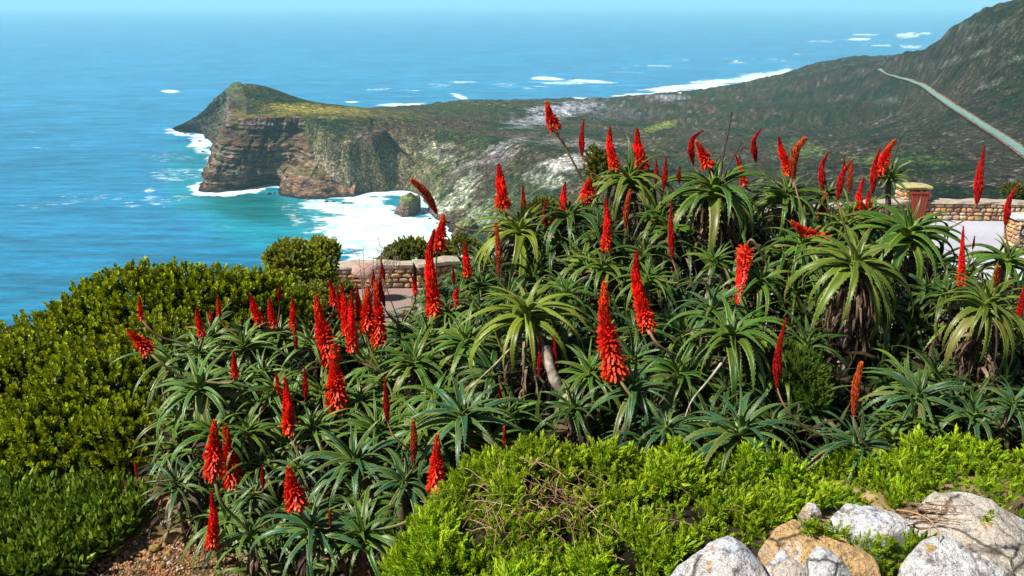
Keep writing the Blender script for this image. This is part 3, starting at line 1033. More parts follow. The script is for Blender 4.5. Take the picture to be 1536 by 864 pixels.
def frustum(mb, x0, x1, xs0, xs1, y0, y1, z0, z1, col):
    mb.add([(x0, y0, z0), (x1, y0, z0), (x1, y1, z0), (x0, y1, z0), (xs0, y0, z1), (xs1, y0, z1), (xs1, y1, z1), (xs0, y1, z1)],
           [(0, 1, 5, 4), (1, 2, 6, 5), (2, 3, 7, 6), (3, 0, 4, 7), (4, 5, 6, 7), (3, 2, 1, 0)], col)


link('back_panel', (lambda q: (frustum(q, -w0, w0, -w1, w1, -.02, .12, 0, h, (.16, .025, .012)), q.mesh('back_panel', m_bin, False))[1])(MB()), bt)
for k in range(5):
    f0, f1 = k / 5, (k + 1) / 5
    q = MB()
    g = .006
    frustum(q, -w0 + 2 * w0 * f0 + g, -w0 + 2 * w0 * f1 - g, -w1 + 2 * w1 * f0 + g, -w1 + 2 * w1 * f1 - g, -.055, -.023, .015, h - .015, (.27, .045, .02))
    link('board', q.mesh('board', m_bin, False), bt)
q = MB(); frustum(q, -w1 - .02, w1 + .02, -w1 - .02, w1 + .02, -.08, .13, h, h + .03, (.22, .035, .018)); link('rim', q.mesh('rim', m_bin, False), bt)
# emblem plaque on the right pillar
m_pl = vcol('plaque_paint', .5, 30, .05, .05, .001)
em = Pz(1523, 333, TZ)
plq = empty('plaque', (pr.x - .36, pr.y - .16, TZ + .60), 'small black plaque with a white ringed symbol fixed to the right edge pillar', 'sign')
q = MB(); frustum(q, -.12, .12, -.12, .12, -.02, .0, -.13, .13, (.03, .03, .035)); link('plate', q.mesh('plate', m_pl, False), plq)
q = MB()
an = np.linspace(0, 2 * math.pi, 33)
for r0, r1 in ((.062, .082),):
    V = [(r * math.cos(t), -.024, r * math.sin(t)) for t in an[:-1] for r in (r0, r1)]
    q.add(V, [(2 * i, 2 * i + 1, (2 * i + 3) % 64, (2 * i + 2) % 64) for i in range(32)], (.8, .8, .8))
frustum(q, -.035, .035, -.035, .035, -.026, -.021, -.011, .011, (.8, .8, .8))
frustum(q, -.011, .011, -.011, .011, -.0265, -.0212, -.045, .045, (.8, .8, .8))
link('symbol', q.mesh('symbol', m_pl, False), plq)

# ================================================================== PLANTS OF THE GARDEN
UP = Vector((0, 0, 1))
TOCAM = Vector((0, -1, .35)).normalized()


# depth of the thicket's outer surface along the view axis
def canopy(px, py):
    L = np.interp(py, [380, 450, 500, 550, 640, 700, 790, 864], [7.3, 6.8, 6.3, 5.9, 5.5, 5.25, 4.85, 4.6])
    Rr = np.interp(py, [230, 300, 400, 480, 560, 640, 700], [6.9, 6.5, 5.9, 5.4, 5.05, 4.7, 4.45])
    k = float(sstep(480, 900, px))
    return float(L * (1 - k) + Rr * k)


# ---- leaf of the aloe: channelled, tapering, toothed along both margins
a = Mat('aloe_leaf', .35, .5)
tl, el = a.attr('tl', 'Fac'), a.attr('el', 'Fac')
oi = a.n('ShaderNodeObjectInfo')
rnd = oi.outputs['Random']
p = a.pos(True, scale=(1, 6, 1))
pn = a.n('ShaderNodeVectorMath', operation='ADD')
a.put(p, pn.inputs[0]); a.put(oi.outputs['Location'], pn.inputs[1])
str_ = a.noise(pn.outputs[0], 9, 4)
base = a.mix(1.0, oi.outputs['Color'], a.ramp(str_, [(.3, .70), (.7, 1.35)]), 'MULTIPLY')
base = a.mix(a.ramp(tl, [(0, .8), (.28, 0)]), base, (.20, .30, .05))             # pale young base
blot = a.noise(pn.outputs[0], 3.0, 5, .65)
dry = a.math('MULTIPLY', a.math('MULTIPLY', a.ramp(blot, [(.52, 0), (.68, 1)]), oi.outputs['Alpha']), a.ramp(tl, [(.2, .2), (.8, 1)]))
base = a.mix(dry, base, (.34, .22, .06))
base = a.mix(a.ramp(tl, [(.93, 0), (1, .9)]), base, (.30, .14, .05))
base = a.mix(a.ramp(el, [(.55, 0), (1, .62)]), base, (.34, .42, .07))
a.col(base)
a.rou(a.ramp(str_, [(.3, .32), (.7, .5)]))
a.nor(a.bump(str_, .25, .004))
a.translucent(a.mix(1.0, base, (1.3, 1.5, .6, 1), 'MULTIPLY'), .16)
m_leaf = a.m


def leaf_mesh(a0, a1, W, sway, bend_p=1.0, teeth=15, seed=0, crinkle=0.0):
    """unit length leaf rooted at the origin, going out along +X; a0, a1 start and end elevations in degrees"""
    rg = random.Random(seed)
    n = 13
    t = np.linspace(0, 1, n)
    ang = np.radians(a0 + (a1 - a0) * t ** bend_p)
    yaw = np.radians(sway) * t ** 1.5
    ds = 1 / (n - 1)
    cx = np.r_[0, np.cumsum(np.cos(ang[:-1]) * np.cos(yaw[:-1]) * ds)]
    cy = np.r_[0, np.cumsum(np.cos(ang[:-1]) * np.sin(yaw[:-1]) * ds)]
    cz = np.r_[0, np.cumsum(np.sin(ang[:-1]) * ds)]
    w = W * (1 - t ** 1.45) * (1 + .25 * (1 - t) ** 4) + .0015
    if crinkle: w = w * (.55 + .35 * np.sin(t * 17 + seed))
    ch = .42 * (1 - .5 * t)                                   # depth of the channel
    T = np.stack([np.cos(ang) * np.cos(yaw), np.cos(ang) * np.sin(yaw), np.sin(ang)], -1)
    Sd = np.stack([-np.sin(yaw), np.cos(yaw), 0 * yaw], -1)
    tw = np.radians(rg.uniform(-25, 25)) * t
    N = np.cross(T, Sd)
    S2 = Sd * np.cos(tw)[:, None] + N * np.sin(tw)[:, None]
    N2 = np.cross(T, S2)
    prof = [(-1, ch * 1.0), (-.55, ch * .25), (0, ch * .02), (.55, ch * .25), (1, ch * 1.0), (.6, -.20 + 0 * t), (0, -.34 + 0 * t), (-.6, -.20 + 0 * t)]
    V, tlv, elv = [], [], []
    c = np.stack([cx, cy, cz], -1)
    for i in range(n):
        for (u, h) in prof:
            hh_ = h[i] if hasattr(h, '__len__') else h
            V.append(c[i] + S2[i] * u * w[i] + N2[i] * hh_ * w[i] * (1 if hh_ > 0 else (1.1 - .5 * t[i])))
            tlv.append(t[i]); elv.append(1.0 if abs(u) == 1 else (.25 if abs(u) > .3 else 0))
    F = []
    k = 8
    for i in range(n - 1):
        for j in range(k):
            F.append((i * k + j, i * k + (j + 1) % k, (i + 1) * k + (j + 1) % k, (i + 1) * k + j))
    V = list(V)
    tris = [(f[0], f[1], f[2]) for f in F] + [(f[0], f[2], f[3]) for f in F]
    for sgn, off in ((-1, 0), (1, 4)):
        for q in range(teeth):
            tt_ = .10 + .84 * (q + .5 * (rg.random() - .5)) / teeth
            fi = tt_ * (n - 1); i = int(fi); f = fi - i
            if i >= n - 1: continue
            def edge(z_):
                fi = z_ * (n - 1); i = min(int(fi), n - 2); f = fi - i
                return V[i * k + off] * (1 - f) + V[(i + 1) * k + off] * f
            e0, e1 = edge(tt_ - .012), edge(tt_ + .008)
            tip = (e0 + e1) / 2 + S2[i] * sgn * .0085 + T[i] * .006
            b_ = len(V)
            V += [e0, e1, tip]
            tris.append((b_, b_ + 1, b_ + 2))
            tlv += [tt_] * 3; elv += [1, 1, 1]
    return mesh_np('leaf', np.array(V), np.array(tris), m_leaf, attrs={'tl': tlv, 'el': elv})


LEAF = {}
for droop in range(3):
    for b in range(9):
        q = b / 8
        for v_ in range(3):
            dr = (0, 28, 60)[droop]
            a0 = 84 - (58, 66, 70)[droop] * q ** .6 + R(-6, 6)
            a1 = a0 - (14 + q ** .7 * 70 + dr * (.5 + .75 * q)) - R(0, 30)
            LEAF[droop, b, v_] = leaf_mesh(a0, a1, R(.054, .070) * (1 - .10 * q), R(-26, 26), R(.85, 1.35), seed=droop * 100 + b * 10 + v_)

m_trunk = vcol('aloe_trunk', .9, 30, .5, .8, .01)
m_dead = vcol('dead_leaf', .85, 22, .45, .5, .006)
m_stalk = vcol('flower_stalk', .6, 40, .25, .2, .003)
a = Mat('aloe_flower', .45, .4)
fc = a.attr('Col')
v = a.noise(a.pos(), 90, 2)
fc = a.mix(1.0, fc, a.ramp(v, [(.3, .8), (.7, 1.2)]), 'MULTIPLY')
a.col(fc)
a.translucent(fc, .25)
m_flower = a.m

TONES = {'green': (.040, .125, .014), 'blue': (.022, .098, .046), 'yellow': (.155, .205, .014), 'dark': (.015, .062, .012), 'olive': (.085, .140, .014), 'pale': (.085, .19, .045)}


def leaf_color(tone):
    c = TONES[tone]
    k = R(.75, 1.25)
    m_ = R(0, 1)
    y = TONES['yellow']
    f = .0 if tone == 'dark' else (.55 * m_ ** 2.5)
    return tuple((c[i] * (1 - f) + y[i] * f) * k for i in range(3))


def rosette(name, px, py, rpx, dep, tone='green', droop=1, tilt=(0, 0), n=26, trunk='auto', skirt=False, label=None, group=None, up=1.0):
    """one aloe: leaves, stem to the soil, sometimes a beard of dead leaves"""
    c = P(px, py, dep)
    rad_ = rpx * dep / FPX
    root = empty(name, c, label, 'aloe', group)
    ax = Vector((tilt[0] + R(-.12, .12), tilt[1] - .10 + R(-.1, .1), 1)).normalized()
    M0 = ax.to_track_quat('Z', 'Y').to_matrix()
    ph = R(0, 6.28)
    Lmax = rad_ * (1.2, 1.45, 1.85)[droop] * up
    wf = .70 if n <= 20 else .90
    if n <= 20: Lmax *= 1.2; tilt = (tilt[0] + R(-.35, .35), tilt[1] + R(-.3, .2))
    for i in range(n):
        q = (i + .5) / n
        b = min(8, max(0, int(q * 8 + R(0, 1))))
        me = LEAF[droop, b, random.randrange(3)]
        o = bpy.data.objects.new('leaf', me)
        COL.objects.link(o)
        o.parent = root
        s = Lmax * (.34 + .66 * q ** .55) * R(.74, 1.16)
        az = ph + i * 2.39996 + R(-.34, .34)
        Mr = M0 @ Matrix.Rotation(az, 3, 'Z')
        off = M0 @ Vector((math.cos(az) * .016 * q, math.sin(az) * .016 * q, -.075 * q * rad_ / .35))
        o.matrix_local = Matrix.Translation(off) @ Mr.to_4x4() @ Matrix.Diagonal((s, s * (1.2 if rpx < 50 else 1.0) * wf * R(.85, 1.15), s, 1))
        lc = leaf_color(tone)
        if q > .82 and R(0, 1) < (.45 if droop == 2 else .18):
            lc = tuple(lc[k_] * .4 + (.20, .17, .05)[k_] * .6 for k_ in range(3))
        o.color = lc + ((.75 if droop == 2 else .35) * (q > .5) + .12,)
    zg = gz(c.x, c.y + .15)
    depth = c.z - zg
    if trunk and depth > .12:
        lean = R(-.35, .35) if trunk == 'auto' else trunk
        end = Vector((lean, R(.0, .22), -depth - .08))
        tr = .021 * (1 + .7 * (rpx > 70))
        tcol = (.15, .11, .075)
        if (px, py) in ((1282, 392), (1072, 388)):
            tcol = (.42, .35, .27)
            if px == 1282: tr = .046; end = P(1256, 655, dep) - c; end.z = -depth - .08
        pts = bez((0, 0, -.02), ax * -.25 * min(depth, 1), end * .6 + Vector((0, 0, 0)), end, 9)
        m = MB()
        m.tube(pts, np.linspace(tr * .9, tr * 1.15, 9) * (1 + .1 * np.sin(np.arange(9) * 2.2)), 7, tcol)
        link('trunk', m.mesh('trunk', m_trunk), root)
    if skirt:
        m = MB()
        for k_ in range(int(skirt)):
            az = R(0, 6.28)
            z0 = -.05 - R(0, .55) * min(1, depth) * .8
            l = R(.5, .95) * rad_ * (1.0 if z0 > -.2 else .75)
            o_ = R(.04, .14)
            d_ = Vector((math.cos(az), math.sin(az), 0))
            p0 = Vector((0, 0, z0)) + d_ * .03
            p3 = p0 + d_ * o_ * R(.5, 1.4) + Vector((R(-.04, .04), R(-.04, .04), -l))
            p1 = p0 + d_ * (o_ * 1.2) + Vector((0, 0, .02))
            sh = R(.5, 1.3)
            cl = random.choice([(.13, .085, .055), (.20, .14, .09), (.08, .05, .035), (.26, .19, .12), (.16, .09, .05)])
            m.tube(bez(p0, p1, p0 + d_ * o_ * 1.3 + Vector((0, 0, -l * .6)), p3, 7), np.array([.010, .013, .011, .009, .007, .005, .002]) * R(.7, 1.2), 3, tuple(x * sh for x in cl), cap=False)
        o = link('dead_leaves', m.mesh('dead_leaves', m_dead, False), root)
        o['kind'] = 'stuff'
    return root, c, rad_, zg


_N = ['flowerless', 'smaller']
# px, py, radius, tone, droop, skirt, depth offset, label
ROS = [
    (780, 345, 66, 'yellow', 2, 60, .15, 'tall aloe with brown dead leaf beard, topmost one left of centre, red spike above it'),
    (945, 268, 66, 'olive', 2, 90, .1, 'high aloe head with thick shaggy dark beard against the grey slope'),
    (1070, 282, 80, 'green', 2, 110, -.1, 'broad high aloe head under the bare black dry stalk'),
    (855, 322, 64, 'dark', 2, 60, .25, 'dark drooping aloe between the yellowish top head and the shaggy beard head'),
    (1180, 292, 62, 'green', 2, 50, .2, 'green aloe head right of the bare dry stalk, crossed by a curved flower stalk'),
    (1335, 262, 50, 'green', 0, 0, .1, 'upright leaved aloe tip standing left of the red brown bin'),
    (1362, 348, 88, 'green', 2, 90, -.1, 'wide arching aloe in front of the pale terrace'),
    (1282, 392, 82, 'olive', 2, 130, -.35, 'large drooping aloe on a thick pale trunk with a brown beard'),
    (1480, 455, 74, 'olive', 2, 70, -.25, 'drooping aloe with yellowing tips near the right edge'),
    (1510, 388, 56, 'green', 2, 20, .2, 'aloe head right of the terrace gap, at the right edge'),
    (792, 468, 84, 'yellow', 2, 50, -.35, 'yellow green drooping aloe with broad recurved leaves in the middle of the thicket'),
    (1072, 388, 48, 'green', 0, 0, .1, 'small upright aloe on a thin grey stem below the broad high head'),
    (1203, 362, 60, 'green', 2, 30, .1, 'aloe under the red flower spike that lies on its side'),
    (1068, 462, 74, 'blue', 1, 0, -.05, 'bright blue green aloe just left of the hanging red spike'),
    (1098, 502, 82, 'green', 2, 20, -.1, 'spreading green aloe below the hanging red spike'),
    (1112, 642, 112, 'blue', 1, 0, -.2, 'large starry blue green aloe at the edge of the bright green mat'),
    (1286, 668, 82, 'blue', 1, 0, -.1, 'blue aloe low beside the mat, with a dark curved stalk leaning over it'),
    (1378, 592, 78, 'blue', 1, 0, .1, 'blue aloe right of the thick pale trunk'),
    (1460, 620, 60, 'blue', 1, 0, .1, 'smaller blue aloe in shade near the lower right edge of the thicket'),
    (1522, 604, 58, 'blue', 1, 0, .0, 'shaded aloe cut by the right edge above the mat'),
    (972, 415, 62, 'green', 1, 0, .1, 'green aloe directly behind the tall leaning red spike'),
    (905, 400, 54, 'green', 2, 0, .2, 'green aloe left of the tall leaning red spike'),
    (952, 582, 80, 'blue', 1, 0, -.1, 'blue green aloe whose yellow stalk carries the fattest red spike'),
    (886, 560, 62, 'green', 2, 0, .05, 'green aloe left of the fattest red spike'),
    (1003, 342, 48, 'green', 1, 0, .25, 'small aloe between the shaggy beard head and the broad high head'),
    (700, 412, 48, 'dark', 1, 0, .2, 'dark aloe left of the bearded top aloe, below its long bent stalk'),
    (300, 528, 60, 'pale', 1, 0, .1, 'pale aloe at the left tip of the thicket next to the dark shrub'),
    (366, 518, 66, 'pale', 1, 0, .15, 'pale green aloe head second from the dark shrub, top row'),
    (300, 580, 74, 'pale', 2, 0, -.1, 'large pale aloe with hanging leaves overlapping the dark shrub'),
    (418, 500, 52, 'pale', 1, 0, .2, 'pale aloe head below the orange and red double bud'),
    (466, 512, 54, 'pale', 1, 0, .1, 'pale aloe head at the left foot of the dense red cluster'),
    (320, 645, 66, 'green', 1, 0, .0, 'green aloe behind the twin red spikes'),
    (372, 645, 58, 'green', 1, 0, .05, 'green aloe right of the twin red spikes'),
    (412, 582, 58, 'green', 1, 0, .05, 'aloe with a closed dark bud, left of the tall red spike on thin stalk'),
    (264, 724, 58, 'blue', 0, 0, .1, 'isolated blue aloe above the gravel patch, in front of the dark shrub'),
    (468, 792, 92, 'blue', 1, 0, -.25, 'large blue toothed aloe at the bottom edge beside the gravel'),
    (378, 800, 62, 'green', 1, 0, -.05, 'aloe low at the bottom edge touching the gravel patch'),
    (532, 690, 92, 'blue', 1, 0, -.1, 'dense blue green aloe left of the lowest red spike'),
    (566, 642, 78, 'green', 1, 0, .05, 'green aloe under the closed dark red spike'),
    (640, 640, 78, 'green', 1, 0, .0, 'aloe behind the thin orange red bud'),
    (694, 622, 96, 'blue', 1, 0, -.15, 'big blue star aloe above the left shoulder of the green mound'),
    (622, 542, 62, 'green', 2, 0, .1, 'green aloe right of the fat spike under the cluster'),
    (574, 566, 56, 'green', 1, 0, .15, 'aloe crown below the dense red flower cluster'),
    (700, 512, 64, 'green', 2, 0, .1, 'green aloe left of the yellow green drooping one'),
    (652, 592, 58, 'green', 2, 0, .05, 'narrow leaved aloe in the middle left of the thicket'),
    (540, 600, 54, 'green', 2, 0, .1, 'aloe between the fat spike and the closed dark red spike'),
    (470, 640, 62, 'green', 1, 0, .1, 'aloe beneath the tall red spike on thin stalk'),
    (448, 700, 52, 'blue', 1, 0, .05, 'blue aloe right of the flaring red flower'),
    (602, 498, 50, 'green', 1, 0, .2, 'green aloe at the right foot of the dense red cluster'),
    (674, 470, 50, 'green', 2, 0, .2, 'aloe in front of the pink path beside the tall twisted red spike'),
    (655, 440, 44, 'dark', 2, 0, .3, 'dark leaved aloe at the end of the pink path'),
    (610, 720, 80, 'blue', 1, 0, -.05, 'blue aloe partly behind the lowest red spike'),
    (545, 800, 84, 'green', 1, 0, -.2, 'aloe at the bottom edge left of the green mound'),
    (860, 610, 60, 'dark', 1, 0, .1, 'shaded aloe behind the top of the green mound'),
    (1240, 290, 46, 'dark', 1, 0, .35, 'aloe behind the hooked double bud on the skyline'),
    (1300, 320, 50, 'green', 2, 0, .3, 'aloe just left of the arching one before the terrace'),
    (1420, 440, 56, 'dark', 2, 0, .1, 'dark aloe between the bearded trunk and the yellowing right head'),
    (1140, 420, 54, 'green', 2, 0, .2, 'aloe behind the hanging red spike'),
    (1020, 560, 66, 'green', 2, 0, .1, 'aloe right of the fattest red spike'),
    (1180, 560, 52, 'green', 1, 0, .2, 'aloe behind the single dark red spike left of the pale trunk'),
    (1090, 580, 60, 'dark', 2, 0, .2, 'dark aloe above the large starry one'),
    (1000, 640, 56, 'blue', 1, 0, .05, 'blue aloe at the mat edge left of the large starry one'),
    (850, 440, 50, 'green', 1, 0, .2, 'aloe right of the yellow green drooping one, higher up'),
    (900, 350, 46, 'dark', 2, 30, .3, 'dark bearded aloe beneath the shaggy beard head'),
    (740, 560, 60, 'dark', 2, 0, .15, 'dark aloe beneath the yellow green drooping one'),
    (720, 430, 46, 'green', 1, 0, .3, 'green aloe below the bearded top aloe'),
    (380, 740, 50, 'dark', 1, 0, .15, 'dark aloe between the twin spikes and the flaring red flower'),
]
AL = []            # root, centre, radius, px, py, depth
for (px, py, r_, tone, dr, sk, dd, lab) in ROS:
    dep = canopy(px, py) + dd
    nl = 30 if r_ > 72 else 25
    if dr == 2 and r_ > 60: nl = 38
    tr = 'auto'
    if px == 1282: tr = -.12
    o, c, rr, zg = rosette('aloe_plant', px, py, r_, dep, tone, dr, (R(-.22, .22), R(-.3, 0)), nl, tr, sk or random.choice([0, 12, 24]), lab)
    AL.append((o, c, rr, px, py, dep))

# ---- the aloes that fill the thicket between them, a little deeper
POLY = [(255, 540), (300, 500), (400, 495), (480, 500), (560, 520), (600, 500), (650, 455), (700, 415), (745, 385), (800, 385), (850, 340), (930, 310), (1000, 310), (1100, 310),
        (1200, 310), (1320, 320), (1400, 430), (1536, 420), (1560, 640), (1400, 640), (1240, 690), (1200, 660), (960, 690), (860, 640), (740, 660), (650, 740), (590, 860), (360, 860),
        (340, 800), (250, 735), (265, 640)]


def inside(x, y, poly):
    c = False
    j = len(poly) - 1
    for i in range(len(poly)):
        xi, yi = poly[i]; xj, yj = poly[j]
        if (yi > y) != (yj > y) and x < (xj - xi) * (y - yi) / (yj - yi) + xi: c = not c
        j = i
    return c


LM = [(915, 500, 'the fattest red spike'), (965, 440, 'the tall leaning red spike'), (1108, 425, 'the hanging red spike'), (1168, 535, 'the dark red spike by the pale trunk'),
      (645, 400, 'the tall twisted red spike'), (540, 470, 'the dense red flower cluster'), (505, 570, 'the fat spike under the cluster'), (335, 685, 'the twin red spikes'), (445, 732, 'the flaring red flower'),
      (655, 695, 'the lowest red spike'), (432, 610, 'the tall red spike on thin stalk'), (1265, 560, 'the thick pale trunk'), (790, 470, 'the yellow green drooping aloe'), (945, 300, 'the shaggy beard head'),
      (1070, 300, 'the broad high aloe head'), (1480, 460, 'the yellowing right edge aloe'), (1110, 640, 'the large starry blue aloe'), (820, 660, 'the green mound top'), (1362, 350, 'the arching aloe before the terrace'),
      (780, 350, 'the bearded top aloe'), (1215, 350, 'the red spike lying on its side'), (578, 600, 'the closed dark red spike'), (908, 335, 'the narrow red spike below the skyline heads'), (468, 792, 'the large toothed blue aloe'),
      (1007, 345, 'the slim brownish bud under the broad head'), (280, 770, 'the gravel patch'), (850, 600, 'the mottled leaning stem')]
DIRS = ['right of', 'below and right of', 'below', 'below and left of', 'left of', 'above and left of', 'above', 'above and right of']
USED = set()


def where_label(px, py, kind):
    c = sorted(LM, key=lambda q: math.hypot(q[0] - px, q[1] - py))
    for q in c[:16]:
        dx, dy = px - q[0], py - q[1]
        k = int(round(math.atan2(dy, dx) / (math.pi / 4))) % 8
        key = DIRS[k] + ' ' + q[2]
        if key not in USED:
            USED.add(key)
            return kind + ' ' + key
    return None


DARK = [(1215, 1345, 470, 650), (1345, 1470, 495, 560), (775, 885, 520, 640), (1480, 1560, 500, 570), (1130, 1210, 490, 600)]   # hollows where stems and shade show
fill = []
tries = 0
while len(fill) < 92 and tries < 20000:
    tries += 1
    x, y = R(250, 1560), R(310, 860)
    if not inside(x, y, POLY): continue
    if any(a_ < x < b_ and c_ < y < d_ for a_, b_, c_, d_ in DARK): continue
    if any(math.hypot(x - q[3], y - q[4]) < 27 for q in AL): continue
    if any(math.hypot(x - q[0], y - q[1]) < 37 for q in fill): continue
    fill.append((x, y))
for (x, y) in fill:
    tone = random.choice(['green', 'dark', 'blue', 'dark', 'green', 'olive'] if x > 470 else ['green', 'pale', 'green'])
    kind = {'olive': 'olive half hidden aloe', 'green': 'green half hidden aloe', 'dark': 'dark half hidden aloe', 'blue': 'bluish half hidden aloe', 'pale': 'pale half hidden aloe'}[tone]
    dep = canopy(x, y) + R(.2, .55)
    lab = where_label(x, y, kind) or None
    if lab is None: continue
    o, c, rr, zg = rosette('aloe_plant', x, y, R(50, 74), dep, tone, random.choice([1, 1, 2]), (R(-.2, .2), R(-.3, .05)), 20, 'auto', random.choice([0, 10, 22]), lab)
    AL.append((o, c, rr, x, y, dep))

for (x, y) in [(720, 392), (770, 400), (830, 395), (870, 385), (925, 380), (985, 375), (1040, 372), (1100, 380), (1150, 372), (1210, 385), (1255, 370), (1320, 395), (1180, 410), (1040, 420), (930, 430), (860, 415), (1350, 430), (1395, 400), (1440, 400), (690, 440), (760, 430), (1100, 330), (1000, 315), (1230, 330), (905, 320)]:
    lab = where_label(x, y, 'back row aloe')
    if lab is None: continue
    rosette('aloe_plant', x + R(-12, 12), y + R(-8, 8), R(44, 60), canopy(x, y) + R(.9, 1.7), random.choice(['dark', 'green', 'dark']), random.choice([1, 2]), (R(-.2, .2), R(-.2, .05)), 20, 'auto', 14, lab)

# ---- flower spikes
RED, DRK, ORG, BRT = (.92, .020, .010), (.42, .010, .010), (.66, .12, .02), (.98, .065, .015)


def interp_pts(pts, n):
    pts = np.array(pts, float)
    if len(pts) == 2: pts = np.array([pts[0], pts.mean(0), pts[1]])
    d_ = np.r_[0, np.cumsum(np.linalg.norm(np.diff(pts, axis=0), axis=1))]
    d_ /= d_[-1]
    t = np.linspace(0, 1, n)
    out = np.stack([np.interp(t, d_, pts[:, k]) for k in range(pts.shape[1])], -1)
    for _ in range(3): out[1:-1] = (out[:-2] + 2 * out[1:-1] + out[2:]) / 4
    return out


def spike(pix, wpx, typ, root=None, dd=-.12, dep=None, stalk=True, spos=None):
    """raceme through photo points tip -> base, on a curved stalk from its rosette"""
    bx, by = pix[-1]
    if root is None:
        best = None
        for q in AL:
            ddx, ddy = q[3] - bx, q[4] - by
            w_ = math.hypot(ddx, ddy * .8) - (22 if ddy > 5 else 0) + (60 if ddy < -25 else 0)
            if best is None or w_ < best[0]: best = (w_, q)
        root = best[1]
    o, c, rr, rx_, ry_, rdep = root
    d0 = (rdep if dep is None else dep) + dd
    pts3 = np.array([tuple(P(a_, b_, d0 + .04 * k - .0)) for k, (a_, b_) in enumerate(pix)])
    n = 26
    ax = interp_pts(pts3, n)                                  # tip -> base
    W = wpx / FPX * d0 / 2
    L = np.linalg.norm(np.diff(ax, axis=0), axis=1).sum()
    m = MB()
    s = np.linspace(0, 1, n)
    if typ == 'open': env = W * np.clip(.20 + .95 * s ** .9, 0, 1.0)
    elif typ == 'half': env = .9 * W * np.clip(.18 + .95 * s ** .9, 0, 1.0)
    elif typ == 'bud': env = .80 * W * np.clip(np.minimum(.20 + 1.15 * s ** 1.1, .35 + 2.4 * (1.03 - s)), .18, 1)
    else: env = W * np.clip(np.minimum(.5 + 1.2 * s, .5 + 2 * (1 - s)), .3, 1)
    tipc = {'open': ORG, 'half': DRK, 'bud': DRK, 'dry': ORG}[typ]
    midc = {'open': RED, 'half': RED, 'bud': (.50, .014, .012), 'dry': (.48, .075, .02)}[typ]
    botc = {'open': BRT, 'half': BRT, 'bud': (.42, .012, .012), 'dry': (.40, .05, .02)}[typ]
    core = env * (.45 if typ == 'open' else .62)
    cc = np.array([np.array(tipc) * (1 - min(1, q_ * 2.5)) + np.array(midc) * min(1, q_ * 2.5) for q_ in s]) * .7
    m.tube(ax, core, 6, cc)
    tan = -np.gradient(ax, axis=0); tan /= np.linalg.norm(tan, axis=1)[:, None]      # towards the tip
    rows = int(np.clip(L / .0085, 12, 46))
    per = 8 if wpx > 12 else 6
    k_ = 0
    for i in range(rows):
        q_ = (i + .5) / rows
        fi = q_ * (n - 1); i0 = min(int(fi), n - 2); f = fi - i0
        c0 = ax[i0] * (1 - f) + ax[i0 + 1] * f
        t_ = Vector(tan[i0])
        ev = env[i0] * (1 - f) + env[i0 + 1] * f
        u_ = t_.cross(Vector((.3, .9, .2))).normalized(); v_ = t_.cross(u_)
        for j in range(per):
            k_ += 1
            an_ = k_ * 2.39996 + R(-.2, .2)
            rd = u_ * math.cos(an_) + v_ * math.sin(an_)
            if typ in ('open', 'half'):
                op = sstep(.15 if typ == 'open' else .55, .75 if typ == 'open' else 1.0, q_)
            else:
                op = 0.0
            op = float(op)
            # closed buds hug the axis towards the tip; open flowers stand out, the lowest hang
            el_ = math.radians(66 * (1 - op) - 28 * op * (1 if q_ > .7 else .15) + R(-14, 14) * (.4 + op))
            dr_ = rd * math.cos(el_) + t_ * math.sin(el_)
            if op > .5: dr_ += Vector((0, 0, -.22)) * R(.2, 1.3)
            dr_.normalize()
            ln_ = (max(ev * .62, .006) * (1 + .45 * op)) * R(.8, 1.2) if op > .1 else max(ev * 1.0, .006) * R(.7, 1.15)
            th_ = ev * (.16 if op > .3 else .21) + .0012
            b_ = Vector(c0) + rd * ev * (.34 if op > .3 else .48)
            e_ = b_ + dr_ * ln_
            mid_ = b_ + dr_ * ln_ * .5
            sx = dr_.cross(Vector((0.1, .2, 1))).normalized() * th_; sy = dr_.cross(sx).normalized() * th_
            V = []
            for (pt, k2) in ((b_, .6), (mid_, 1.0), (e_, .45)):
                for g in range(3):
                    a_ = g * 2.094
                    V.append(tuple(pt + (sx * math.cos(a_) + sy * math.sin(a_)) * k2))
            F = [(0, 1, 4, 3), (1, 2, 5, 4), (2, 0, 3, 5), (3, 4, 7, 6), (4, 5, 8, 7), (5, 3, 6, 8)]
            mixc = min(1, q_ * 2.2)
            b0 = np.array(tipc) * (1 - mixc) + np.array(midc) * mixc
            if q_ > .6: b0 = b0 * (1 - (q_ - .6) / .4) + np.array(botc) * (q_ - .6) / .4
            b0 = b0 * (R(.4, 1.5) if op < .1 else R(.6, 1.25))
            ec = b0 * (.9 if op > .1 else 1.5) + np.array([.06, .05, .0]) * (op * .9)
            m.add(V, F, np.vstack([np.tile(b0, (6, 1)), np.tile(ec, (3, 1))]))
    me = m.mesh('flower_spike', m_flower, False)
    so = link('flower_spike', me, o)
    me.transform(Matrix.Translation(-c))
    if stalk:
        if isinstance(stalk, list):
            q = [Vector(ax[-1])] + [P(a_, b_, d0 + .03 + .05 * k) for k, (a_, b_) in enumerate(stalk)] + ([c] if spos is None else [])
            pts = interp_pts([tuple(z) for z in q], 14)
        else:
            e = Vector(ax[-1]); t_ = Vector(-tan[-1])
            dist = (e - c).length
            pts = bez(e, e + t_ * dist * .45, c + Vector((0, -.05, .12 * min(1, dist / .3))), c, 12)
        m = MB()
        sc_ = (.24, .10, .06) if typ != 'open' else (.22, .17, .05)
        m.tube(pts, np.linspace(min(core[-1] * .6, .009), .0085, len(pts)) * (.75 if wpx < 11 else 1), 6, np.linspace(np.array(sc_), np.array((.12, .16, .05)), len(pts)))
        st = m.mesh('flower_stalk', m_stalk)
        st.transform(Matrix.Translation(-c))
        link('flower_stalk', st, so)
    return so


